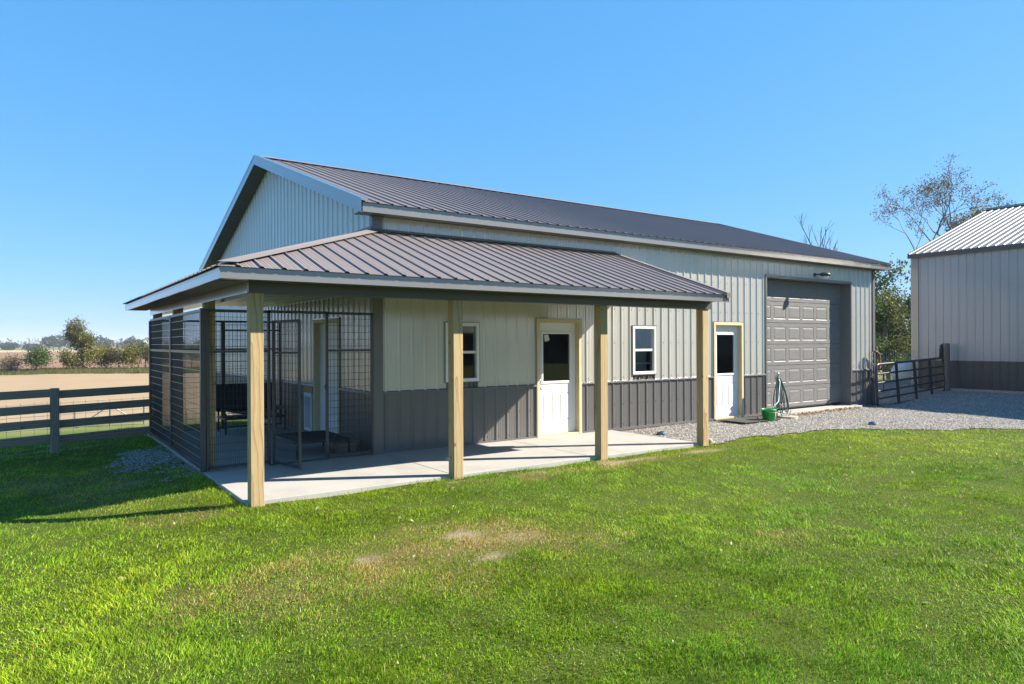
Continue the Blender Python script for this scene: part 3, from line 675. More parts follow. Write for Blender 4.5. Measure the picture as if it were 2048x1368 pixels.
w2 = window(5.31, 5.97, 1.06, 2.03, (1.69, 1.275))
MB().box(5.36, 5.92, 0.20, 0.22, 1.0, 1.52).build('interior_blind', BLIND, w2)
MB().box(5.78, 5.92, 0.24, 0.26, 1.52, 1.98).build('interior_board', OSB, w2)

# overhead door
gx0, gx1, gzt, gd_ = 9.69, 13.40, 3.24, 0.254
fj = MB().box(gx0 - 0.03, gx0 + 0.02, -0.030, 0.33, -0.02, gzt + 0.05).box(gx1 - 0.02, gx1 + 0.03, -0.030, 0.33, -0.02, gzt + 0.05).box(gx0 + 0.02, gx1 - 0.02, -0.030, 0.33, gzt - 0.02, gzt + 0.05)
fj.build('garage_door_frame', TRIM, bld)
god = MB().box(gx0 + 0.02, gx1 - 0.02, gd_ + 0.03, gd_ + 0.05, 0.03, gzt - 0.02).box(gx0 + 0.022, gx1 - 0.022, gd_ + 0.004, gd_ + 0.03, 0.045, 0.075).build('garage_door', BLACKM, bld)
NS, NC = 6, 6; sh = (gzt - 0.02 - 0.075) / NS; sw = (gx1 - gx0 - 0.044) / NC
for r in range(NS):
    z0 = 0.075 + r * sh + 0.002; z1 = 0.075 + (r + 1) * sh - 0.002
    pz0, pz1 = z0 + 0.085, z1 - 0.10
    m = MB().box(gx0 + 0.022, gx1 - 0.022, gd_, gd_ + 0.028, z0, pz0).box(gx0 + 0.022, gx1 - 0.022, gd_, gd_ + 0.028, pz1, z1 - 0.006)
    cols = [(gx0 + 0.022 + c * sw + 0.055, gx0 + 0.022 + (c + 1) * sw - 0.055) for c in range(NC)]
    e = [gx0 + 0.022] + sum([list(c) for c in cols], []) + [gx1 - 0.022]
    for k in range(0, len(e), 2): m.box(e[k], e[k + 1], gd_, gd_ + 0.028, pz0, pz1)
    m.build('door_section', GDOOR, god)
    for c in cols: frustum_panel(fr_, c[0], c[1], pz0, pz1, gd_, 'raised_panel', GDOOR, god, 0.0065, -0.001, 0.014, 0.055)
# wall lamp over the overhead door
lp = MB().tube([(11.70, 0.0, 3.385), (11.70, -0.08, 3.39), (11.74, -0.16, 3.385)], 0.016, 8).box(11.655, 11.745, -0.04, -0.02, 3.34, 3.43).build('wall_lamp', BLACKM, bld)
MB().tube([(11.71, -0.15, 3.385), (11.76, -0.20, 3.385), (11.86, -0.27, 3.378), (11.91, -0.30, 3.37)], [0.03, 0.052, 0.058, 0.04], 12).build('lamp_head', BLACKM, lp, smooth=True)
MB().lathe([(0.0, -0.055), (0.042, -0.05), (0.062, -0.032), (0.066, 0.0)], (11.83, -0.25, 3.335), 16).build('lamp_lens', TANKP, lp, smooth=True)
# pet door and board on the gable wall
pd = MB(gab).box(2.77, 3.20, -0.03, -0.004, 0.06, 0.78).build('pet_door', WHITE, bld, 0.004)
MB(gab).box(2.83, 3.14, -0.036, -0.031, 0.13, 0.71).build('flap', FELT, pd)
MB(gab).box(2.75, 3.22, -0.026, -0.004, 0.79, 0.915).build('plywood_board', OSB, bld)

# ------------------------------------------------------------------ kennel
ken = thing('dog_kennel', (-2.66, -0.03, 0), 'charcoal welded wire dog kennel under the side porch, gate open', 'kennel')
def sq(mb, a, b, s=0.019):              # square tube between two points along any axis
    return mb.tube([a, b], s * 1.414, 4)
def wires(mb, P, Q, z0, z1, pv=0.0508, ph=0.1016, r=0.0024, z_dense=None):
    P, Q = Vector(P), Vector(Q); L = (Q - P).length; n = max(1, int(L / pv))
    for i in range(1, n):
        p = P.lerp(Q, i / n); mb.tube([(p.x, p.y, z0), (p.x, p.y, z1)], r, 3, cap=False)
    if z_dense:
        for i in range(n):
            p = P.lerp(Q, (i + 0.5) / n); mb.tube([(p.x, p.y, z0), (p.x, p.y, z_dense)], r, 3, cap=False)
    k = int((z1 - z0) / ph)
    for i in range(1, k + 1):
        z = z0 + (z1 - z0) * i / (k + 1); mb.tube([(P.x, P.y, z), (Q.x, Q.y, z)], r, 3, cap=False)
    return mb
def mesh_panel(name, P, Q, z0, z1, mid=(1.60,), parent=ken, dense=0.45, s=0.019, r=0.0030, ends=True):
    P, Q = Vector(P), Vector(Q); m = MB()
    for p in (P, Q): sq(m, (p.x, p.y, z0 - 0.03), (p.x, p.y, z1), s)
    for z in (z0, z1 - s): sq(m, (P.x, P.y, z), (Q.x, Q.y, z), s)
    pn = m.build(name, DARKM, parent)
    for z in mid: sq(MB(), (P.x, P.y, z), (Q.x, Q.y, z), s * 0.85).build('rail', DARKM, pn)
    if name == 'side_panel':
        wires(MB(), P, Q, z0, z1, r=r, ph=9.0).build('wire_mesh', BLACKM, pn)
        m = MB()
        for k in range(1, 18):
            z = z0 + (z1 - z0) * k / 18; m.tube([(P.x - 0.004, P.y, z), (Q.x - 0.004, Q.y, z)], 0.0042, 4, cap=False)
        m.build('horizontal_wires', GALV, pn)
    else: wires(MB(), P, Q, z0, z1, z_dense=dense, r=r).build('wire_mesh', BLACKM, pn)
    return pn
kx, ky = -2.665, -0.03
mesh_panel('side_panel', (kx, ky + 0.05, 0), (kx, 2.36, 0), 0.05, 2.17, r=0.0038)
mesh_panel('side_panel', (kx, 2.41, 0), (kx, 4.56, 0), 0.05, 2.17, r=0.0038)
MB().box(kx - 0.03, kx + 0.035, ky - 0.03, ky + 0.03, 0.0, 2.18).build('corner_post', DARKM, ken, 0.004)
MB().box(kx - 0.03, kx + 0.03, 4.58, 4.66, 0.0, 2.14).build('corner_post', DARKM, ken, 0.004)
mesh_panel('front_panel', (-2.60, ky, 0), (-1.80, ky, 0), 0.05, 2.17)
mesh_panel('front_panel', (-0.965, ky, 0), (-0.255, ky, 0), 0.05, 2.17)
sq(MB(), (-1.80, ky, 2.155), (-0.96, ky, 2.155)).build('header_rail', DARKM, ken)
MB().box(-1.80, -0.96, ky - 0.015, ky + 0.015, 0.0, 0.018).build('threshold', DARKM, ken)
gt = mesh_panel('kennel_gate', (-1.745, ky - 0.03, 0), (-1.585, ky - 0.66, 0), 0.05, 2.03, (1.58,), s=0.017)
MB().tube([(-1.60, -0.60, 1.02), (-1.56, -0.62, 1.03), (-1.53, -0.64, 1.0), (-1.55, -0.66, 0.96)], 0.011, 6).build('latch', BLACKM, gt)
MB().tube([(-0.985, ky - 0.02, 1.10), (-1.01, ky - 0.05, 1.08), (-1.00, ky - 0.06, 1.02)], 0.011, 6).build('latch', BLACKM, ken)
mesh_panel('back_panel', (-2.60, 4.62, 0), (-1.40, 4.62, 0), 0.05, 2.17)
mesh_panel('back_panel', (-1.36, 4.62, 0), (-0.27, 4.62, 0), 0.05, 2.17, (1.60, 1.98))

# ------------------------------------------------------------------ things in the kennel
def cot(name, x0, x1, y0, y1, h, label):
    t = thing(name, ((x0 + x1) / 2, (y0 + y1) / 2, 0), label, 'dog bed')
    c = 0.06; loop = []
    for (cx_, cy_, a0) in ((x1 - c, y1 - c, 0), (x0 + c, y1 - c, 90), (x0 + c, y0 + c, 180), (x1 - c, y0 + c, 270)):
        for k in range(5):
            a = math.radians(a0 + k * 22.5); loop.append((cx_ + c * math.cos(a), cy_ + c * math.sin(a), h))
    MB().tube(loop, 0.019, 8, closed=True).build('frame', BLACKM, t, smooth=True)
    nx, ny = 10, 10; V_ = []; F_ = []
    for j in range(ny + 1):
        for i in range(nx + 1):
            u, v = i / nx, j / ny; V_.append((x0 + (x1 - x0) * u, y0 + (y1 - y0) * v, h + 0.012 - 0.10 * math.sin(math.pi * u) * math.sin(math.pi * v) * 0.5))
    for j in range(ny):
        for i in range(nx):
            a = j * (nx + 1) + i; F_.append((a, a + 1, a + nx + 2, a + nx + 1))
    MB().add(V_, F_).build('sling', FABRIC, t, smooth=True)
    for (x, y, sx, sy) in ((x0, y0, 1, 1), (x1, y0, -1, 1), (x0, y1, 1, -1), (x1, y1, -1, -1)):
        MB().tube([(x + sx * 0.14, y + sy * 0.02, h), (x + sx * 0.06, y + sy * 0.02, h - 0.01), (x + sx * 0.03, y + sy * 0.02, h - 0.06), (x + sx * 0.03, y + sy * 0.02, 0.0)], 0.016, 8).build('leg', BLACKM, t, smooth=True)
    return t
cot('elevated_dog_bed', -1.36, -0.50, 0.20, 1.35, 0.24, 'low black sling dog bed on bent tube legs beside the pet basket')
t = thing('patio_chair', (-1.0, 4.15, 0), 'dark wide patio chair with sagging grey seat at the back of the kennel', 'chair')
for x in (-1.52, -0.42):
    for y in (3.80, 4.40): MB().tube([(x, y, 0), (x, y, 0.40)], 0.02, 8).build('leg', BLACKM, t)
V_ = []; F_ = []
for j in range(9):
    for i in range(11):
        u, v = i / 10, j / 8; V_.append((-1.54 + 1.14 * u, 3.76 + 0.68 * v, 0.46 - 0.13 * math.sin(math.pi * u) ** 0.7 * (0.6 + 0.4 * math.sin(math.pi * v))))
for j in range(8):
    for i in range(10): a = j * 11 + i; F_.append((a, a + 1, a + 12, a + 11))
MB().add(V_, F_).build('seat_cushion', CUSH, t, smooth=True)
MB().box(-1.56, -0.40, 4.42, 4.50, 0.38, 0.92).build('backrest', FABRIC, t, 0.03)
MB().box(-1.55, -0.41, 3.74, 4.44, 0.27, 0.305).build('seat_frame', BLACKM, t, 0.01)
t = thing('pet_basket', (-0.50, 0.42, 0), 'oval brown wicker basket with thin hoop handle behind the wire', 'basket')
mb = MB().lathe([(0.15, 0.0), (0.155, 0.02), (0.175, 0.07), (0.19, 0.12), (0.205, 0.16), (0.212, 0.172), (0.205, 0.18), (0.19, 0.165), (0.17, 0.08), (0.14, 0.025), (0.0, 0.02)], (-0.50, 0.42, 0), 26)
mb.build('bowl', WICK, t, smooth=True)
for k in range(26):
    a = 2 * math.pi * k / 26; MB().tube([(-0.50 + 0.158 * math.cos(a), 0.42 + 0.158 * math.sin(a), 0.015), (-0.50 + 0.207 * math.cos(a), 0.42 + 0.207 * math.sin(a), 0.16)], 0.006, 5).build('stave', WICK, t)
MB().tube([(-0.50 + 0.21 * math.cos(math.radians(a)), 0.44, 0.17 + 0.16 * math.sin(math.radians(a))) for a in range(0, 181, 15)], 0.006, 6).build('handle', WICK, t)

# ------------------------------------------------------------------ board fence
fen = thing('board_fence', (-4.23, 4.2, float(G(-4.23, 4.2))), 'dark weathered four-rail board fence running left from the kennel', 'fence')
FA, FB = Vector((-2.72, 4.53, 0)), Vector((-8.6, 3.28, 0)); FD = (FB - FA).normalized(); FN = Vector((-FD.y, FD.x, 0))
def fpt(s, off, z): p = FA + FD * s + FN * off; return (p.x, p.y, z)
def fboard(s0, s1, o0, o1, z0, z1, dz, name, mat):
    me = MB().box(-(s1 - s0) / 2, (s1 - s0) / 2, o0, o1, 0, z1 - z0).mesh(name)
    # grain along the board: store the length on local z
    Rm = Matrix(((0, 0, 1), (0, 1, 0), (-1, 0, 0))).to_4x4()
    me.transform(Rm); me.materials.append(mat)
    o = place(name, me, fen, 0.004); p = FA + FD * ((s0 + s1) / 2)
    Z = Vector((FD.x, FD.y, dz)).normalized(); Y = FN; X = Y.cross(Z)
    m = Matrix.Identity(4)
    for i in range(3): m[i][0] = -X[i] if False else X[i]; m[i][1] = Y[i]; m[i][2] = Z[i]
    m.translation = (p.x, p.y, (z0 + z1) / 2); o.matrix_basis = m
    return o
for k in range(5):
    z = [0.87, 0.612, 0.365, 0.108, -0.21][k]; sl = -0.015
    fboard(0.0, 1.535, 0.07, 0.105, z, z + 0.135, sl, 'rail', FENCEW)
    fboard(1.545, 3.96, 0.07, 0.105, z, z + 0.135, sl, 'rail', FENCEW)
    fboard(3.97, 6.0, 0.07, 0.105, z, z + 0.135, sl, 'rail', FENCEW)
me = MB().box(-0.058, 0.058, -0.058, 0.058, -0.5, 1.0).mesh('post'); me.materials.append(FENCEW)
for s in (1.54, 3.965, 5.95):
    p = Vector(fpt(s, 0.164, 0)); o = place('post', me, fen, 0.006); o.location = (p.x, p.y, -0.005 - 0.015 * s); o.rotation_euler.z = math.atan2(FD.y, FD.x)
mb = MB()
for i in range(31):
    s = i * 0.19 + 0.1; mb.tube([fpt(s, 0.064, -0.12), fpt(s, 0.064, 0.74)], 0.0026, 3, cap=False)
for z in (-0.08, 0.1, 0.30, 0.52, 0.72): mb.tube([fpt(0, 0.064, z), fpt(5.9, 0.064, z - 0.05)], 0.0026, 3, cap=False)
mb.build('wire_mesh', GALV, fen)
# pale stock panel in the field beyond
t = thing('stock_panel', (-2.2, 19.2, float(G(-2.2, 19.2))), 'pale galvanised stock panel with braces standing in grass beyond the fence', 'panel')
P, Q = Vector((-3.15, 19.3, 0)), Vector((-1.0, 18.95, 0)); z0 = float(G(-2.2, 19.2))
for h in (0.06, 0.62): MB().tube([(P.x, P.y, z0 + h), (Q.x, Q.y, z0 + h + 0.04)], 0.035, 8).build('rail', GALV, t)
for f in (0, 0.5, 1): p = P.lerp(Q, f); MB().tube([(p.x, p.y, z0 - 0.02), (p.x, p.y, z0 + 0.74)], 0.035, 8).build('upright', GALV, t)
for a, b in ((0.08, 0.44), (0.92, 0.56)):
    p, q = P.lerp(Q, a), P.lerp(Q, b); MB().tube([(p.x, p.y, z0 + 0.06), (q.x, q.y, z0 + 0.62)], 0.022, 8).build('brace', GALV, t)

# ------------------------------------------------------------------ second barn
BX, BY, BZ0, BZ1 = 19.7, 1.32, -0.12, 4.62
barn = thing('grey_barn', (BX, BY, 0), 'tall grey metal barn with charcoal wainscot standing to the right', 'building')
bw = MB().box(BX + 0.03, BX + 0.14, -16, BY, BZ0, BZ1 - 0.02).build('side_wall', BARN, barn)
cutb = []
ribbed('siding_panel', BARN, bw, (BX, 0, 0), (0, 1, 0), (0, 0, 1), (-1, 0, 0), -16, BY - 0.16, -0.05, lambda u: 1.07, lambda u: 4.58)
ribbed('wainscot_panel', BARNL, bw, (BX, 0, 0), (0, 1, 0), (0, 0, 1), (-1, 0, 0), -16, BY - 0.16, -0.05, lambda u: 0.0, lambda u: 1.05)
MB().box(BX - 0.028, BX, -16, BY - 0.16, 1.042, 1.078).build('wainscot_trim', BARNL, bw)
MB().box(BX - 0.03, BX + 0.03, BY - 0.17, BY + 0.01, BZ0, 4.54).build('corner_trim', TRIM, bw)
MB().box(BX + 0.03, BX + 12.3, BY - 0.005, BY + 0.09, BZ0, 4.54).prism([(BX, BY - 0.005, 4.54), (BX + 12.3, BY - 0.005, 4.54), (BX + 6.14, BY - 0.005, 6.60)], (0, 0.09, 0)).build('end_wall', BARN, barn)
bs = 0.345; rl = 6.14
rd = MB().prism([(BX - 0.10, -16, 4.57), (BX + rl, -16, 4.57 + (rl + 0.1) * bs), (BX + 2 * rl + 0.1, -16, 4.57), (BX + rl, -16, 4.47 + (rl + 0.1) * bs)], (0, 16 + BY + 0.1, 0)).build('barn_roof', BROOF, barn)
ribbed('roof_panel', BROOF, rd, (BX - 0.13, 0, 4.59), (0, 1, 0), (1, 0, bs), Vector((-bs, 0, 1)).normalized(), -16, BY + 0.11, 0.03, lambda u: 0, lambda u: rl + 0.14, h=0.022)
MB().box(BX - 0.115, BX - 0.095, -16, BY + 0.11, 4.455, 4.585).build('eave_trim', BARNL, rd)
MB().prism([(BX - 0.12, BY + 0.105, 4.47), (BX - 0.12, BY + 0.105, 4.62), (BX + rl, BY + 0.105, 4.62 + rl * bs + 0.04), (BX + rl, BY + 0.105, 4.47 + rl * bs + 0.04)], (0, 0.02, 0)).build('rake_trim', BARNL, rd)
MB().prism([(BX + rl - 0.18, -16, 4.61 + rl * bs + 0.0), (BX + rl, -16, 4.62 + rl * bs + 0.09), (BX + rl + 0.18, -16, 4.61 + rl * bs)], (0, 16 + BY + 0.12, 0)).build('ridge_cap', BARNL, rd)
tag(MB().tube([(19.45, 0.6, float(G(19.4, 1)) + 0.06), (19.35, -3.2, float(G(19.3, -3)) + 0.06)], 0.06, 4).build('loose_board', STONE), 'pale loose board lying on gravel along the grey barn', 'board')

# ------------------------------------------------------------------ tube gate on the drive
ga = thing('tube_gate', (14.1, -0.36, -0.06), 'black tubular farm gate sagging across the gravel drive', 'gate')
def gp3(s, z): return (14.02 + 5.1 * s, -0.40 + 0.53 * s, -0.055 + 0.09 * s + z)
gh = 1.14
def lean(s, z): return gp3(s - 0.020 * (z / gh), z)
c = 0.09
lp_ = [lean(0.0, c), lean(0.006, 0.03), lean(0.022, 0.0), lean(0.97, 0.0), lean(0.99, 0.03), lean(1.0, c), lean(1.0, gh - c), lean(0.995, gh - 0.02), lean(0.98, gh), lean(0.03, gh), lean(0.008, gh - 0.02), lean(0.0, gh - c)]
MB().tube(lp_, 0.033, 8, closed=True).build('frame', BLACKM, ga, smooth=True)
for z in (0.22, 0.42, 0.64, 0.88): MB().tube([lean(0.005, z), lean(0.995, z)], 0.027, 8).build('rail', BLACKM, ga)
for s_ in (0.255, 0.515, 0.76):
    a, b = Vector(lean(s_ - 0.006, gh)), Vector(lean(s_ + 0.014, 0.0)); w = Vector((0.075, 0, 0))
    MB().prism([tuple(a - w + Vector((0, -0.036, 0))), tuple(a + w + Vector((0, -0.036, 0))), tuple(b + w + Vector((0, -0.036, 0))), tuple(b - w + Vector((0, -0.036, 0)))], (0, 0.012, 0)).build('upright', BLACKM, ga)
mb = MB()
for i in range(1, 66): mb.tube([lean(i / 66, 0.0), lean(i / 66, gh)], 0.0028, 3, cap=False)
mb.build('wire_mesh', BLACKM, ga)
MB().tube([gp3(0.935, gh), gp3(0.935, gh + 0.30), gp3(0.943, gh + 0.38), gp3(0.965, gh + 0.42), gp3(0.972, gh + 0.38), gp3(0.975, gh)], 0.033, 8).build('hinge_loop', BLACKM, ga, smooth=True)
o = MB().tube([(19.36, 0.16, -0.4), (19.36, 0.16, 1.62), (19.36, 0.16, 1.63)], [0.10, 0.095, 0.08], 10).build('gate_post', OLDPOST, None); tag(o, 'weathered round wooden gate post in front of the grey barn', 'post')
lt = thing('latch_post', (14.25, -0.10, -0.05), 'rusty steel latch post with chain at the corner of the building', 'post')
MB().tube([(14.28, -0.14, -0.3), (14.28, -0.14, 1.42)], 0.042, 8).build('post', DARKM, lt)
MB().tube([(14.32, -0.16, 1.42), (14.44, -0.16, 1.42), (14.56, -0.16, 1.36), (14.61, -0.16, 1.24), (14.61, -0.16, 0.95), (14.55, -0.16, 0.93)], 0.030, 8).build('bent_pipe', RUST, lt, smooth=True)
for k in range(9):
    z = 1.36 - 0.075 * k; c_ = (14.17 + 0.012 * math.sin(k * 2), -0.18, z)
    MB().tube([(c_[0] + 0.018 * math.cos(a) * (1 if k % 2 else 0.3), c_[1] + 0.018 * math.cos(a) * (0.3 if k % 2 else 1), c_[2] + 0.045 * math.sin(a)) for a in [i * math.pi / 4 for i in range(8)]], 0.009, 5, closed=True).build('chain_link', GALV, lt)
# wire stock panel behind the gate
sp = thing('wire_panel', (18.0, 1.6, -0.1), 'thin welded wire panel standing behind the black gate', 'wire panel')
mb = MB()
for i in range(40): x = 14.9 + i * 0.138; mb.tube([(x, 1.25, -0.12), (x, 1.25, 1.36)], 0.0035, 3, cap=False)
for z in (-0.05, 0.08, 0.2, 0.34, 0.5, 0.66, 0.83, 1.0, 1.18, 1.36): mb.tube([(14.9, 1.25, z), (20.3, 1.25, z)], 0.0035, 3, cap=False)
mb.build('wire_mesh', GALV, sp)
for x in (14.9, 17.6, 20.3): MB().tube([(x, 1.25, -0.3), (x, 1.25, 1.4)], 0.02, 6).build('stake', DARKM, sp)
# propane tank
a_ = (1797 - 1024) / 1386.6; tp = CAM + fw * 28 + rt * (a_ * 28); tx, ty = tp.x + 1.67, tp.y
tk = thing('propane_tank', (tx, ty, -0.2), 'white rounded fuel tank behind the black gate', 'tank')
zt = 0.40; prof = [(-1.25 - 0.42 * math.sin(a), 0.48 * math.cos(a)) for a in [math.pi / 2 * k / 6 for k in range(6, -1, -1)]] + [(1.25 + 0.42 * math.sin(a), 0.48 * math.cos(a)) for a in [math.pi / 2 * k / 6 for k in range(0, 7)]]
MB().tube([(tx + x, ty, zt) for x, r in prof], [max(r, 0.01) for x, r in prof], 20).build('shell', TANKP, tk, smooth=True)
for x in (-0.8, 0.8): MB().box(tx + x - 0.07, tx + x + 0.07, ty - 0.3, ty + 0.3, -0.8, 0.0).build('cradle', GALV, tk)

# ------------------------------------------------------------------ small things by the wall
hy = thing('yard_hydrant', (9.50, -0.42, 0), 'grey yard hydrant standpipe at the left edge of the overhead door', 'hydrant')
gz = float(G(9.6, -0.42)) + 0.012; hx, hyy = 9.50, -0.42
MB().tube([(hx, hyy, gz - 0.1), (hx, hyy, gz + 0.92)], 0.021, 10).build('standpipe', GALV, hy)
MB().tube([(hx, hyy, gz + 0.86), (hx, hyy, gz + 0.95), (hx + 0.015, hyy - 0.02, gz + 1.0), (hx - 0.02, hyy - 0.05, gz + 1.02)], [0.032, 0.04, 0.032, 0.02], 10).build('head', GALV, hy, smooth=True)
MB().tube([(hx, hyy, gz + 0.99), (hx + 0.10, hyy, gz + 0.93), (hx + 0.15, hyy, gz + 0.82)], 0.010, 6).build('handle', BLACKM, hy)
MB().tube([(hx, hyy, gz + 0.90), (hx - 0.02, hyy - 0.07, gz + 0.88), (hx - 0.03, hyy - 0.09, gz + 0.83)], 0.017, 8).build('spout', GALV, hy)
ho = thing('garden_hose', (hx, hyy, gz), 'dark green garden hose looped over the hydrant, hanging in long coils', 'hose')
def coil(dx, dy, bot, wl, wr, mat=HOSE, r=0.011):
    pts = []
    for k in range(25):
        a = math.pi * 2 * k / 24; s, c = math.sin(a), math.cos(a); h = (1 + c) / 2
        w = (wr if s > 0 else wl) * abs(s) ** 0.8 * (1.25 - h * 0.9) * (1 if s > 0 else -1)
        pts.append((hx + dx * (1 - h) + w, hyy - 0.055 + dy * (1 - h) - 0.05 * (1 - h), gz + bot + (0.93 - bot) * h))
    return MB().tube(pts[:-1], r, 7, closed=True).build('hose_coil', mat, ho, smooth=True)
coil(0.04, -0.02, 0.05, 0.10, 0.28); coil(0.10, 0.01, 0.09, 0.05, 0.22); coil(-0.12, 0.0, 0.22, 0.20, 0.02); coil(-0.06, -0.04, 0.30, 0.16, 0.05); coil(0.06, -0.06, 0.16, 0.0, 0.16); coil(0.0, 0.03, 0.12, 0.12, 0.2)
MB().tube([(hx - 0.02, hyy - 0.09, gz + 0.84), (hx - 0.10, hyy - 0.12, gz + 0.55), (hx - 0.24, hyy - 0.2, gz + 0.40), (hx - 0.76, hyy - 0.36, gz + 0.24)], 0.012, 7).build('hose_end', HOSEL, ho, smooth=True)
MB().tube([(hx - 0.6, hyy - 0.42, gz + 0.02), (hx - 0.2, hyy - 0.30, gz + 0.012), (hx + 0.1, hyy - 0.22, gz + 0.03), (hx + 0.3, hyy - 0.16, gz + 0.16)], 0.012, 7).build('hose_tail', HOSE, ho, smooth=True)
bkx, bky = 8.66, -0.78; bz = float(G(bkx, bky)) + 0.014
t = thing('bucket', (bkx, bky, bz), 'bright green plastic bucket under the hose end', 'bucket')
MB().lathe([(0.0, 0.004), (0.115, 0.0), (0.12, 0.004), (0.150, 0.225), (0.160, 0.225), (0.163, 0.235), (0.163, 0.262), (0.155, 0.268), (0.148, 0.262), (0.115, 0.02), (0.0, 0.018)], (bkx, bky, bz), 28).build('pail', GREEN, t, smooth=True)
MB().tube([(bkx + 0.165 * math.cos(math.radians(a)), bky - 0.03 - 0.155 * math.sin(math.radians(a)), bz + 0.235 - 0.04 * math.sin(math.radians(a))) for a in range(0, 181, 12)], 0.004, 6).build('bail_handle', GALV, t)
o = MB().lathe([(0.0, 0.055), (0.20, 0.055), (0.215, 0.045), (0.225, 0.0), (0.22, -0.03)], (9.62, -0.62, gz - 0.005), 20).build('splash_stone', PAVER, None, smooth=False); tag(o, 'low round tan splash stone at the foot of the hydrant', 'stone')
me = MB().box(7.75, 8.98, -0.86, -0.14, 0, 0.014).build('door_mat', RUBBER, None, 0.004); me.location.z = float(G(8.3, -0.5)) + 0.034; tag(me, 'flat black rubber mat on gravel before the far entry door', 'mat')
def bowl(x, y, r, label):
    z = float(G(x, y)) + 0.016
    o = MB().lathe([(0.0, 0.012), (r, 0.0), (r * 1.02, 0.01), (r * 0.86, 0.055), (r * 0.82, 0.062), (r * 0.78, 0.055), (r * 0.66, 0.02), (0.0, 0.018)], (0, 0, 0), 22).build('pet_bowl', DISH, None, smooth=True)
    o.location = (x, y, z); tag(o, label, 'bowl', 'pet bowls left on the gravel'); return o
bowl(5.22, -0.85, 0.085, 'small slate-blue pet bowl on gravel below the porch-end window')
bowl(9.85, -2.42, 0.075, 'small dark pet bowl lying out on the open gravel drive')
def rock(name, x, y, s, label, mat=STONE, sq_=0.7):
    bm = bmesh.new(); bmesh.ops.create_icosphere(bm, subdivisions=3, radius=s)
    for v in bm.verts:
        n = 1 + 0.16 * math.sin(v.co.x * 21 / s * 0.1 + 2) + 0.14 * math.sin(v.co.y * 3.1 / s + v.co.z * 2 / s) + 0.05 * math.sin(v.co.x * 7 / s + v.co.z * 5 / s)
        v.co *= n; v.co.z *= sq_
    me = bpy.data.meshes.new(name); bm.to_mesh(me); bm.free(); me.materials.append(mat)
    me.polygons.foreach_set('use_smooth', [True] * len(me.polygons))
    o = place(name, me); o.location = (x, y, float(G(x, y)) + s * 0.45); tag(o, label, 'rock'); return o
rock('rock', 4.98, -2.16, 0.075, 'rounded tan rock beside the last porch post')

# ------------------------------------------------------------------ trees
def leaf_cloud(P, size, cols, droop=0.3, aspect=0.6):
    n = len(P); s = size * rng.uniform(0.6, 1.4, n)
    d = rng.normal(0, 1, (n, 3)); d[:, 2] -= droop; d /= np.linalg.norm(d, axis=1)[:, None]
    a = np.cross(d, rng.normal(0, 1, (n, 3))); a /= np.linalg.norm(a, axis=1)[:, None] + 1e-9
    L = d * s[:, None]; W = a * (s * aspect * 0.5)[:, None]
    V = np.stack([P, P + L * 0.5 + W, P + L, P + L * 0.5 - W], 1).reshape(-1, 3)
    F = np.arange(4 * n).reshape(-1, 4)
    c = np.asarray(cols)[rng.integers(0, len(cols), n)] * rng.uniform(0.8, 1.65, (n, 1))
    return V, F, np.repeat(c, 4, 0)
def grow(base, h, lean_=(0, 0), levels=4, spread=0.55, r0=0.16, trunk_frac=0.35, nb=(3, 4), up_=0.35, rnd=None, ratio=0.68, fmin=0.45):
    """returns branch polylines (pts, radii) and twig end points"""
    rd = random.Random(rnd); br = []; tips = []
    def rec(p, d, L, r, lv):
        n = 3; pts = [p.copy()]; q = p.copy(); dd = d.copy()
        for k in range(n):
            dd = (dd + Vector((rd.uniform(-1, 1), rd.uniform(-1, 1), rd.uniform(-0.5, 1) * up_)) * 0.16).normalized(); q = q + dd * L / n; pts.append(q.copy())
        br.append((pts, [r * (1 - 0.4 * i / n) for i in range(n + 1)]))
        if lv == 0: tips.append((pts[1], pts[2])); tips.append((pts[2], pts[3])); return
        for k in range(rd.randint(*nb)):
            f = rd.uniform(fmin, 1.0) if k else 1.0
            i = min(n - 1, int(f * n)); o = pts[i].lerp(pts[i + 1], f * n - i) if f < 1 else pts[-1]
            ax = Vector((rd.gauss(0, 1), rd.gauss(0, 1), rd.gauss(0, 0.4))).normalized()
            nd = (dd * (1 - spread * 0.5) + ax * spread * (0.5 if k == 0 else 1.0) + Vector((0, 0, up_ * 0.35))).normalized()
            rec(o, nd, L * ratio * rd.uniform(0.75, 1.15), r * 0.58, lv - 1)
    rec(Vector(base), Vector((lean_[0], lean_[1], 1)).normalized(), h * trunk_frac, r0, levels)
    return br, tips
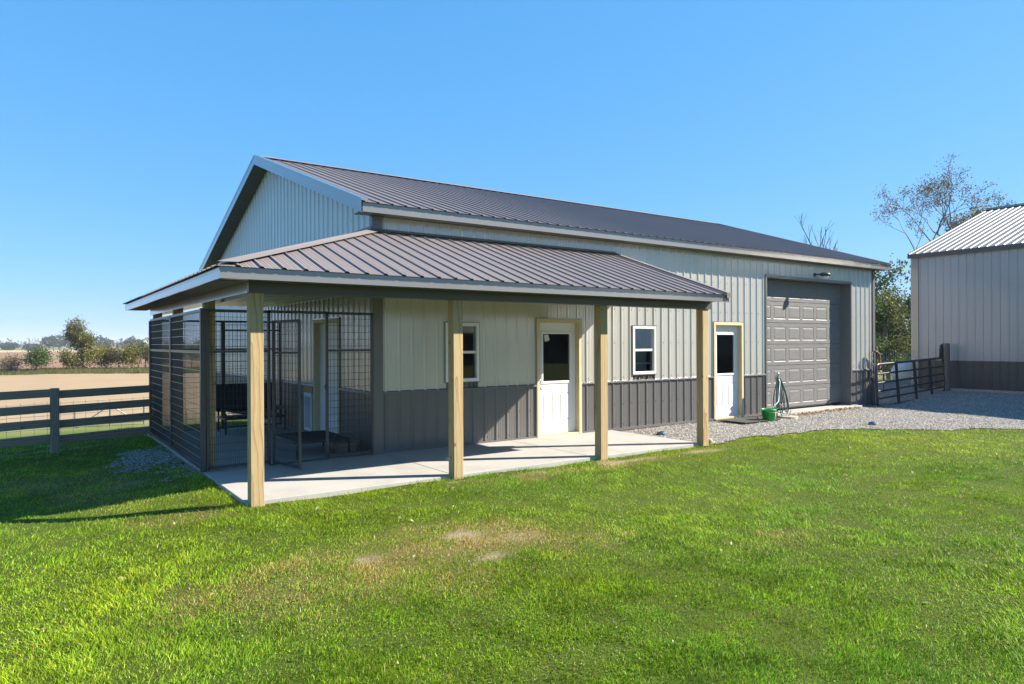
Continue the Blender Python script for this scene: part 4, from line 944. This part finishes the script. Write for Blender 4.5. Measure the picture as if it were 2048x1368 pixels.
def tree(name, x, y, h, label, leaf_cols, nleaf, lsize, group=None, levels=4, spread=0.55, bark=BARK, r0=0.16, seed=1, trunk_frac=0.33, lean_=(0, 0), jitter=0.25, sides=5, nb=(3, 4), up_=0.35, cat='tree', zoff=0.0, ratio=0.68, fmin=0.45, rmin=0.006):
    z = float(G(x, y)) - 0.05 + zoff
    t = thing(name, (x, y, z), label, cat, group)
    br, tips = grow((x, y, z), h, lean_, levels, spread, r0, trunk_frac, nb, up_, seed, ratio, fmin)
    top = max(p.z for pts, _ in br for p in pts) - z; k = h / top
    sc = lambda p: Vector((x + (p.x - x) * k, y + (p.y - y) * k, z + (p.z - z) * k))
    mb = MB()
    for pts, rs in br: mb.tube([sc(p) for p in pts], [max(r, rmin) for r in rs], sides if rs[0] > 0.03 else 3, cap=False)
    mb.build('trunk', bark, t)
    if nleaf:
        A = np.array([sc(a) for a, b in tips]); B = np.array([sc(b) for a, b in tips]); i = rng.integers(0, len(A), nleaf); f = rng.uniform(0, 1.15, (nleaf, 1))
        P = A[i] * (1 - f) + B[i] * f + rng.normal(0, jitter, (nleaf, 3))
        V, F, C = leaf_cloud(P, lsize, leaf_cols); o = np_mesh('crown', V, F, LEAF, C, parent=t)
    return t
OLIVE = [(0.075, 0.095, 0.022), (0.11, 0.12, 0.025), (0.15, 0.13, 0.03), (0.05, 0.07, 0.02)]
GREENS = [(0.05, 0.085, 0.02), (0.075, 0.115, 0.025), (0.035, 0.06, 0.018), (0.10, 0.14, 0.035)]
BRIGHT = [(0.08, 0.14, 0.02), (0.12, 0.18, 0.03), (0.06, 0.10, 0.02), (0.045, 0.075, 0.02)]
YELLOW = [(0.19, 0.17, 0.025), (0.13, 0.14, 0.025), (0.09, 0.11, 0.02), (0.24, 0.17, 0.03)]
BROWN = [(0.14, 0.095, 0.055), (0.10, 0.075, 0.045), (0.17, 0.12, 0.07)]
# big thin-leaved tree behind the grey barn
tree('locust_tree', 49.9, 12.9, 17.7, 'tall nearly bare tree with sparse brown leaves behind the grey barn', [(0.10, 0.075, 0.045), (0.12, 0.09, 0.05), (0.07, 0.06, 0.035)], 6500, 0.125, levels=6, spread=0.62, r0=0.24, seed=20, trunk_frac=0.30, jitter=0.22, nb=(2, 3), up_=0.36, ratio=0.74, rmin=0.012)
tree('maple_tree', 57.5, 8.0, 12.6, 'yellow-green leafy tree top peeking over the grey barn ridge', YELLOW, 5000, 0.30, levels=4, r0=0.2, seed=12, spread=0.6, jitter=0.4)
tree('dead_tree', 51.2, 24.3, 14.4, 'bare dead tree whose twigs rise above the main roof', [], 0, 0.1, levels=5, r0=0.28, seed=153, spread=0.42, trunk_frac=0.30, nb=(3, 3), up_=0.6, bark=BARK, ratio=0.68, rmin=0.014)
# foliage between the two buildings
tree('evergreen_tree', 36.0, 12.6, 6.9, 'dense bright green tree beside the corner of the building', BRIGHT, 9000, 0.15, group='trees between the two buildings', levels=4, r0=0.14, seed=3, spread=0.8, jitter=0.22, trunk_frac=0.22, nb=(4, 4))
tree('ash_tree', 37.6, 11.0, 5.6, 'airy olive tree filling the gap next to the grey barn', OLIVE, 5500, 0.13, group='trees between the two buildings', levels=4, r0=0.12, seed=8, spread=0.75, jitter=0.2, trunk_frac=0.2, nb=(4, 4))
tree('oak_tree', 39.5, 13.6, 7.6, 'dark green tree standing behind the bright one between the buildings', GREENS, 9000, 0.18, group='trees between the two buildings', levels=4, r0=0.14, seed=61, spread=0.8, jitter=0.3, trunk_frac=0.2, nb=(4, 4), fmin=0.1)
tree('oak_tree', 40.5, 11.2, 5.4, 'dark green low tree half hidden by the grey barn corner', GREENS, 8000, 0.18, group='trees between the two buildings', levels=4, r0=0.14, seed=62, spread=0.9, jitter=0.3, trunk_frac=0.15, nb=(4, 4), fmin=0.1)
tree('understory_shrub', 31.5, 8.9, 2.7, 'low leafy green shrub behind the wire panel and gate', GREENS, 5000, 0.10, levels=3, r0=0.06, seed=15, spread=0.9, jitter=0.2, trunk_frac=0.2, nb=(4, 5), cat='shrub')
tree('understory_shrub', 33.0, 8.2, 2.3, 'low grey-olive shrub near the white tank', OLIVE, 4000, 0.10, levels=3, r0=0.06, seed=17, spread=0.9, jitter=0.2, trunk_frac=0.2, nb=(4, 5), cat='shrub')

# hedgerow across the field
def far_pt(u, depth):       # world x, y along a view column at a depth (used once to set out the plants)
    a = (u - 1024) / 1386.6; p = CAM + fw * depth + rt * (a * depth); return p.x, p.y
def bush(u, dep, h, w, label, cols, n, ls, seed, group='hedgerow shrubs across the field', lv=3, sp=0.95):
    x, y = far_pt(u, dep)
    return tree('hedgerow_shrub', x, y, h, label, cols, n, ls, group=group, levels=lv, r0=0.06, seed=seed, spread=sp, jitter=w, trunk_frac=0.18, nb=(4, 5), cat='shrub', up_=0.3)
x, y = far_pt(158, 76)
tree('field_tree', x, y, 5.9, 'tall ragged olive and rust coloured tree in the hedgerow', OLIVE + [(0.17, 0.12, 0.03), (0.12, 0.12, 0.025)], 11000, 0.17, levels=4, r0=0.10, seed=36, spread=0.75, jitter=0.22, trunk_frac=0.50, nb=(5, 6), up_=0.4, ratio=0.56, fmin=0.02)
bush(73, 74, 2.2, 0.42, 'rounded green bush at the left of the hedgerow', GREENS, 5200, 0.15, 41)
bush(205, 78, 2.7, 0.40, 'yellow-green leafy shrub right of the tall hedgerow tree', YELLOW, 4200, 0.15, 43)
bush(238, 79, 2.8, 0.36, 'brownish thin shrub between yellow hedgerow shrubs', BROWN + OLIVE, 3000, 0.14, 44)
bush(262, 78, 2.7, 0.40, 'yellowing shrub second from the kennel in the hedgerow', YELLOW + OLIVE, 3600, 0.15, 46)
bush(292, 79, 3.2, 0.36, 'dark thin shrub nearest the kennel in the hedgerow', GREENS + BROWN, 3000, 0.14, 47)
bush(340, 79, 3.0, 0.40, 'olive shrub seen through the kennel wire', OLIVE, 3000, 0.14, 48)
bush(385, 79, 3.4, 0.40, 'green shrub seen through the kennel front corner', GREENS, 3000, 0.14, 49)
bush(22, 75, 1.7, 0.35, 'dry pinkish brush at the far left of the hedgerow', [(0.22, 0.14, 0.10), (0.17, 0.12, 0.08), (0.12, 0.11, 0.05)], 2600, 0.13, 50)
bush(-20, 75, 1.9, 0.35, 'dry tan brush just beyond the left edge of the hedgerow', [(0.22, 0.15, 0.10), (0.17, 0.12, 0.08)], 2600, 0.13, 51)
# rough grass strip under the hedgerow
n = 9000; u = rng.uniform(-120, 460, n); dd = rng.uniform(71, 80, n); a = (u - 1024) / 1386.6
hx_ = CAM.x + fw.x * dd + rt.x * a * dd; hy_ = CAM.y + fw.y * dd + rt.y * a * dd; hz_ = G(hx_, hy_) - 0.05
V = np.zeros((n, 3, 3)); V[:, :, 0] = hx_[:, None]; V[:, :, 1] = hy_[:, None]; V[:, :, 2] = hz_[:, None]
V[:, 0, 0] -= 0.06; V[:, 1, 0] += 0.06; V[:, 2, 2] += rng.uniform(0.15, 0.55, n); V[:, 2, 0] += rng.normal(0, 0.15, n)
cc = np.array([(0.10, 0.12, 0.03), (0.14, 0.14, 0.045), (0.06, 0.075, 0.02), (0.18, 0.15, 0.07)])[rng.integers(0, 4, n)]
o = np_mesh('rough_grass', V.reshape(-1, 3), np.arange(3 * n).reshape(-1, 3), LEAF, np.repeat(cc, 3, 0)); o['kind'] = 'stuff'; o['label'] = 'rough grass growing along the hedgerow'
# trees and farm buildings on the horizon
FAR = [(98, 480, 9.5, 5), (118, 485, 10, 6), (140, 490, 9.5, 6), (168, 480, 9.0, 5), (198, 500, 9.0, 5.5), (216, 495, 7.5, 4), (262, 470, 8.0, 4), (278, 480, 6.5, 4), (18, 420, 4.6, 5), (64, 430, 3.6, 5), (250, 520, 6.0, 4)]
names = ['dark horizon tree at the left end of the clump', 'dark horizon tree second in the clump', 'dark horizon tree third in the clump behind the hedgerow tree', 'dark horizon tree partly behind the tall hedgerow tree', 'dark horizon tree right of the tall hedgerow tree', 'small dark horizon tree left of the white farm buildings', 'green horizon tree between the white farm buildings', 'small grey-green horizon tree by the right-hand farm building', 'low rounded dark tree alone on the far left horizon', 'low flat bush-like tree on the horizon left of the clump', 'pale brown horizon tree above the white farm building']
for (u_, dp, h, w), lb in zip(FAR, names):
    x, y = far_pt(u_, dp); z = float(G(x, y)) - 0.05
    t = thing('horizon_tree', (x, y, z), lb, 'tree', 'trees on the horizon')
    MB().tube([(x, y, z - 0.2), (x, y, z + h * 0.5)], [0.35, 0.2], 5).build('trunk', BARK, t)
    P = rng.normal(0, 1, (700, 3)); P /= np.linalg.norm(P, axis=1)[:, None]; P *= rng.uniform(0.35, 1, (700, 1)) ** 0.5
    P *= 1 + 0.25 * np.sin(P[:, :1] * 5 + x) * np.sin(P[:, 2:] * 4 + y)
    P = P * np.array([w, w, h * 0.42]) + np.array([x, y, z + h * 0.58])
    gc = [(0.035, 0.055, 0.025), (0.05, 0.07, 0.03), (0.025, 0.04, 0.022)] if 'brown' not in lb else BROWN
    V, F, C = leaf_cloud(P, 1.3, gc); np_mesh('crown', V, F, LEAF, C, parent=t)
n = 5200; u = rng.uniform(-900, 2600, n); dd = rng.uniform(1150, 1300, n); a = (u - 1024) / 1386.6
P = np.stack([CAM.x + fw.x * dd + rt.x * a * dd, CAM.y + fw.y * dd + rt.y * a * dd, -1.3 + rng.uniform(0, 1, n) ** 1.3 * (9 + 4 * np.sin(u * 0.03) + 3 * np.sin(u * 0.11))], 1)
V, F, C = leaf_cloud(P, 7.0, [(0.05, 0.065, 0.035), (0.075, 0.08, 0.045), (0.09, 0.08, 0.05)]); o = np_mesh('distant_woods', V, F, LEAF, C); o['kind'] = 'stuff'; o['label'] = 'thin line of woods along the horizon'
for (u_, dp, L, w, h, lb) in [(242, 520, 12, 8, 4.5, 'small white farm building on the horizon between dark trees'), (292, 500, 22, 10, 6, 'long white farm shed on the horizon by the kennel')]:
    x, y = far_pt(u_, dp); z = float(G(x, y)) - 0.1; t = thing('farm_building', (x, y, z), lb, 'building')
    MB().box(x - L / 2, x + L / 2, y - w / 2, y + w / 2, z, z + h * 0.62).build('wall', FARW, t)
    MB().prism([(x - L / 2 - 0.3, y - w / 2 - 0.4, z + h * 0.621), (x - L / 2 - 0.3, y + w / 2 + 0.4, z + h * 0.621), (x - L / 2 - 0.3, y, z + h)], (L + 0.6, 0, 0)).build('roof', FARW if L > 15 else FARR, t)
    for k in range(3): MB().box(x - L * 0.3 + k * L * 0.3, x - L * 0.3 + k * L * 0.3 + 1.6, y - w / 2 - 0.06, y - w / 2, z + 0.05, z + 2.2).build('door', FARR, t)

# ------------------------------------------------------------------ lawn grass
def lawn_points():
    PX, PY = [], []
    for cx_ in np.arange(-10.5, 24, 0.5):
        for cy_ in np.arange(-12.5, 9, 0.5):
            dx, dy = cx_ + 0.25 - CAM.x, cy_ + 0.25 - CAM.y; d = math.hypot(dx, dy)
            f = dx * fw.x + dy * fw.y; s = abs(dx * rt.x + dy * rt.y)
            if d > 2.2 and (f < 1.4 or s > f * 1.02 + 1.0): continue
            if d < 2.2: dens = 1500
            else: dens = min(13000, 13000 * (4.4 / max(d, 1)) ** 1.5)
            if cy_ > 5: dens *= 0.5
            k = rng.poisson(dens * 0.25)
            PX.append(rng.uniform(cx_, cx_ + 0.5, k)); PY.append(rng.uniform(cy_, cy_ + 0.5, k))
    return np.concatenate(PX), np.concatenate(PY)
gx_, gy_ = lawn_points()
ok = ~in_gravel(gx_, gy_) & ~((gx_ > -2.67) & (gx_ < 4.75) & (gy_ > -2.22) & (gy_ < 5.25)) & ~((gx_ > -0.3) & (gx_ < 14.7) & (gy_ > -0.1)) & ~(gx_ > 21.7)
for (x, y) in [(-2.558, -2.211), (-0.057, -2.211), (2.459, -2.211), (4.752, -2.211)]: ok &= ~((abs(gx_ - x) < 0.075) & (abs(gy_ - y) < 0.075))
bare = blobs(BARE, gx_, gy_); pl = patch_l(gx_, gy_)
ok &= rng.uniform(0, 1, len(gx_)) > np.maximum(bare * 0.94, pl * 0.75)
clump = np.clip(0.5 + 2.4 * (fbm(gx_, gy_, 3.2, 7) - 0.5), 0, 1)
ok &= rng.uniform(0, 1, len(gx_)) < 0.62 + 0.5 * clump
gx_, gy_ = gx_[ok], gy_[ok]; clump = clump[ok]; n = len(gx_)
d = np.hypot(gx_ - CAM.x, gy_ - CAM.y); gz_ = G(gx_, gy_)
dry = blobs(DRY, gx_, gy_)
hgt = rng.uniform(0.010, 0.032, n) * (0.65 + 0.7 * clump) * (1 - 0.05 * dry) * rng.choice([1, 1, 1, 1.35], n)
edge = np.exp(-np.clip(-2.2 - gy_, 0, 9) / 0.25) * ((gx_ > -3) & (gx_ < 5)); hgt *= 1 + 0.6 * edge
wid = 0.0019 * rng.uniform(0.7, 1.4, n) * np.maximum(1, d / 4.4) ** 0.72
ang = rng.uniform(0, 2 * math.pi, n); flow = 1.3 * np.sin(gx_ * 0.9) + 0.9 * np.sin(gy_ * 1.3 + 1)
lx = np.cos(ang) * 0.6 + 0.35 * np.cos(flow); ly = np.sin(ang) * 0.6 + 0.35 * np.sin(flow)
ln = hgt * rng.uniform(0.5, 2.2, n); wa = rng.uniform(0, 2 * math.pi, n); wx, wy = np.cos(wa) * wid, np.sin(wa) * wid
base = np.stack([gx_, gy_, gz_ - 0.004], 1)
near = d < 7.5
lush = np.array([(0.215, 0.365, 0.014), (0.265, 0.42, 0.018), (0.155, 0.285, 0.012), (0.34, 0.47, 0.045), (0.20, 0.35, 0.026)])
ci = rng.integers(0, 5, n); Cc = lush[ci] * rng.uniform(0.45, 1.35, (n, 1))
# broad patches of yellower and bluer green
pt_ = np.clip(0.5 + 2.0 * (fbm(gx_, gy_, 0.55, 21) - 0.5), 0, 1); p2 = np.clip(0.5 + 2.4 * (fbm(gx_, gy_, 4.5, 25) - 0.5), 0, 1)
Cc *= (1 + np.stack([0.55 * (pt_ - 0.5), 0.2 * (pt_ - 0.5), -0.3 * (pt_ - 0.5)], 1)) * (0.68 + 0.58 * p2)[:, None]
nr = sstep(4.6, 6.8, -gy_ + 0.9 * (fbm(gx_, gy_, 0.8, 33) - 0.5) + 0.12 * gx_); Cc *= 1 - nr[:, None] * np.array([0.20, 0.11, 0.0])
drc = np.array([(0.44, 0.36, 0.12), (0.40, 0.22, 0.09), (0.56, 0.46, 0.24), (0.30, 0.33, 0.04), (0.25, 0.33, 0.03), (0.20, 0.31, 0.02)])[np.where(fbm(gx_, gy_, 3.5, 51) > 0.54, rng.integers(0, 4, n), rng.integers(2, 6, n))]
isd = rng.uniform(0, 1, n) < np.clip(np.maximum(dry * 0.95, blobs(BARE, gx_, gy_)) + 0.05, 0, 1)
Cc[isd] = drc[isd] * rng.uniform(0.8, 1.2, (int(isd.sum()), 1)); Cc = np.clip(Cc * np.array([1.12, 1.10, 0.90]), 0.006, 0.6)
W = np.stack([wx, wy, np.zeros(n)], 1); Ld = np.stack([lx * ln, ly * ln, np.zeros(n)], 1); H = np.stack([np.zeros(n), np.zeros(n), hgt], 1)
i = np.where(near)[0]
v = np.stack([base[i] - W[i], base[i] + W[i], base[i] + W[i] * 0.8 + Ld[i] * 0.3 + H[i] * 0.62, base[i] - W[i] * 0.8 + Ld[i] * 0.3 + H[i] * 0.62, base[i] + Ld[i] + H[i]], 1).reshape(-1, 3)
k = np.arange(len(i))[:, None] * 5
f = np.concatenate([k + np.array([[0, 1, 2]]), k + np.array([[0, 2, 3]]), k + np.array([[3, 2, 4]])])
o = np_mesh('lawn_grass', v, f, BLADE, np.repeat(Cc[i], 5, 0)); o['kind'] = 'stuff'; o['label'] = 'mown green lawn grass in the foreground'
i = np.where(~near)[0]
v = np.stack([base[i] - W[i], base[i] + W[i], base[i] + Ld[i] + H[i]], 1).reshape(-1, 3)
o = np_mesh('lawn_grass', v, np.arange(len(v)).reshape(-1, 3), BLADE, np.repeat(Cc[i], 3, 0)); o['kind'] = 'stuff'; o['label'] = 'mown green lawn grass near the building and fence'
# clover and broad-leaved weeds
n = 26000; wx_ = rng.uniform(-7, 7, n); wy_ = rng.uniform(-8.6, -2.6, n); mk = fbm(wx_, wy_, 0.9, 41); kp = (mk > 0.58) & (rng.uniform(0, 1, n) < (mk - 0.58) * 7) & ~in_gravel(wx_, wy_) & (blobs(BARE, wx_, wy_) < 0.3)
wx_, wy_ = wx_[kp], wy_[kp]; P = np.stack([wx_, wy_, G(wx_, wy_) + rng.uniform(0.012, 0.032, len(wx_))], 1); P = np.repeat(P, 3, 0) + rng.normal(0, 0.008, (3 * len(wx_), 3)) * np.array([1, 1, 0.25])
V, F, C = leaf_cloud(P, 0.0125, [(0.13, 0.235, 0.02), (0.10, 0.19, 0.02), (0.16, 0.26, 0.03)], 0.0, 0.8); o = np_mesh('lawn_weeds', V, F, BLADE, C); o['kind'] = 'stuff'; o['label'] = 'clover and small weeds growing through the lawn'
# fallen leaves along the garage apron
n = 420; lx_ = rng.uniform(9.9, 13.2, n); ly_ = -0.30 - np.abs(rng.normal(0, 0.10, n)); P = np.stack([lx_, ly_, G(lx_, ly_) + 0.03], 1)
V, F, C = leaf_cloud(P, 0.05, [(0.30, 0.17, 0.08), (0.24, 0.13, 0.07), (0.36, 0.24, 0.12)], 0.0); o = np_mesh('fallen_leaves', V, F, LEAF, C); o['kind'] = 'stuff'; o['label'] = 'brown fallen leaves along the overhead door apron'
n = 260; lx_ = rng.uniform(-6, 10, n); ly_ = rng.uniform(-8, -2.4, n); kp = ~in_gravel(lx_, ly_); lx_, ly_ = lx_[kp], ly_[kp]
V, F, C = leaf_cloud(np.stack([lx_, ly_, G(lx_, ly_) + 0.028], 1), 0.035, [(0.30, 0.17, 0.08), (0.36, 0.27, 0.15), (0.42, 0.40, 0.32)], 0.0); o = np_mesh('scattered_leaves', V, F, LEAF, C); o['kind'] = 'stuff'; o['label'] = 'few dry leaves scattered over the lawn'
print('BLADES', len(gx_), sum(len(m_.polygons) for m_ in bpy.data.meshes))

# house across the lawn behind the viewer, mirrored in the door glass
hs = thing('farmhouse', (34, -40, -0.1), 'dark-roofed house mirrored in the glass of the near entry door', 'house')
MB().box(22, 48, -46, -37, -0.3, 2.6).build('wall', CHAR, hs)
MB().prism([(21.5, -36.4, 2.5), (21.5, -46.6, 2.5), (21.5, -41.5, 5.0)], (27, 0, 0)).build('roof', FARR, hs)
for k in range(5): MB().box(24 + k * 4.6, 25.2 + k * 4.6, -37.0, -36.95, 0.9, 2.2).build('window', GLASS, hs)

# ------------------------------------------------------------------ air
m, nt, b = new_mat('air'); nt.nodes.remove(b)
pv = nt.nodes.new('ShaderNodeVolumePrincipled'); pv.inputs['Color'].default_value = (0.80, 0.88, 1.0, 1); pv.inputs['Density'].default_value = 0.0003; pv.inputs['Anisotropy'].default_value = 0.0
nt.links.new(pv.outputs[0], nt.nodes['Material Output'].inputs['Volume'])
hz = MB().box(-2600, 2600, -500, 3100, -6.0, 24.0).build('haze', m); hz['kind'] = 'stuff'; hz['label'] = 'thin haze over the distant fields'
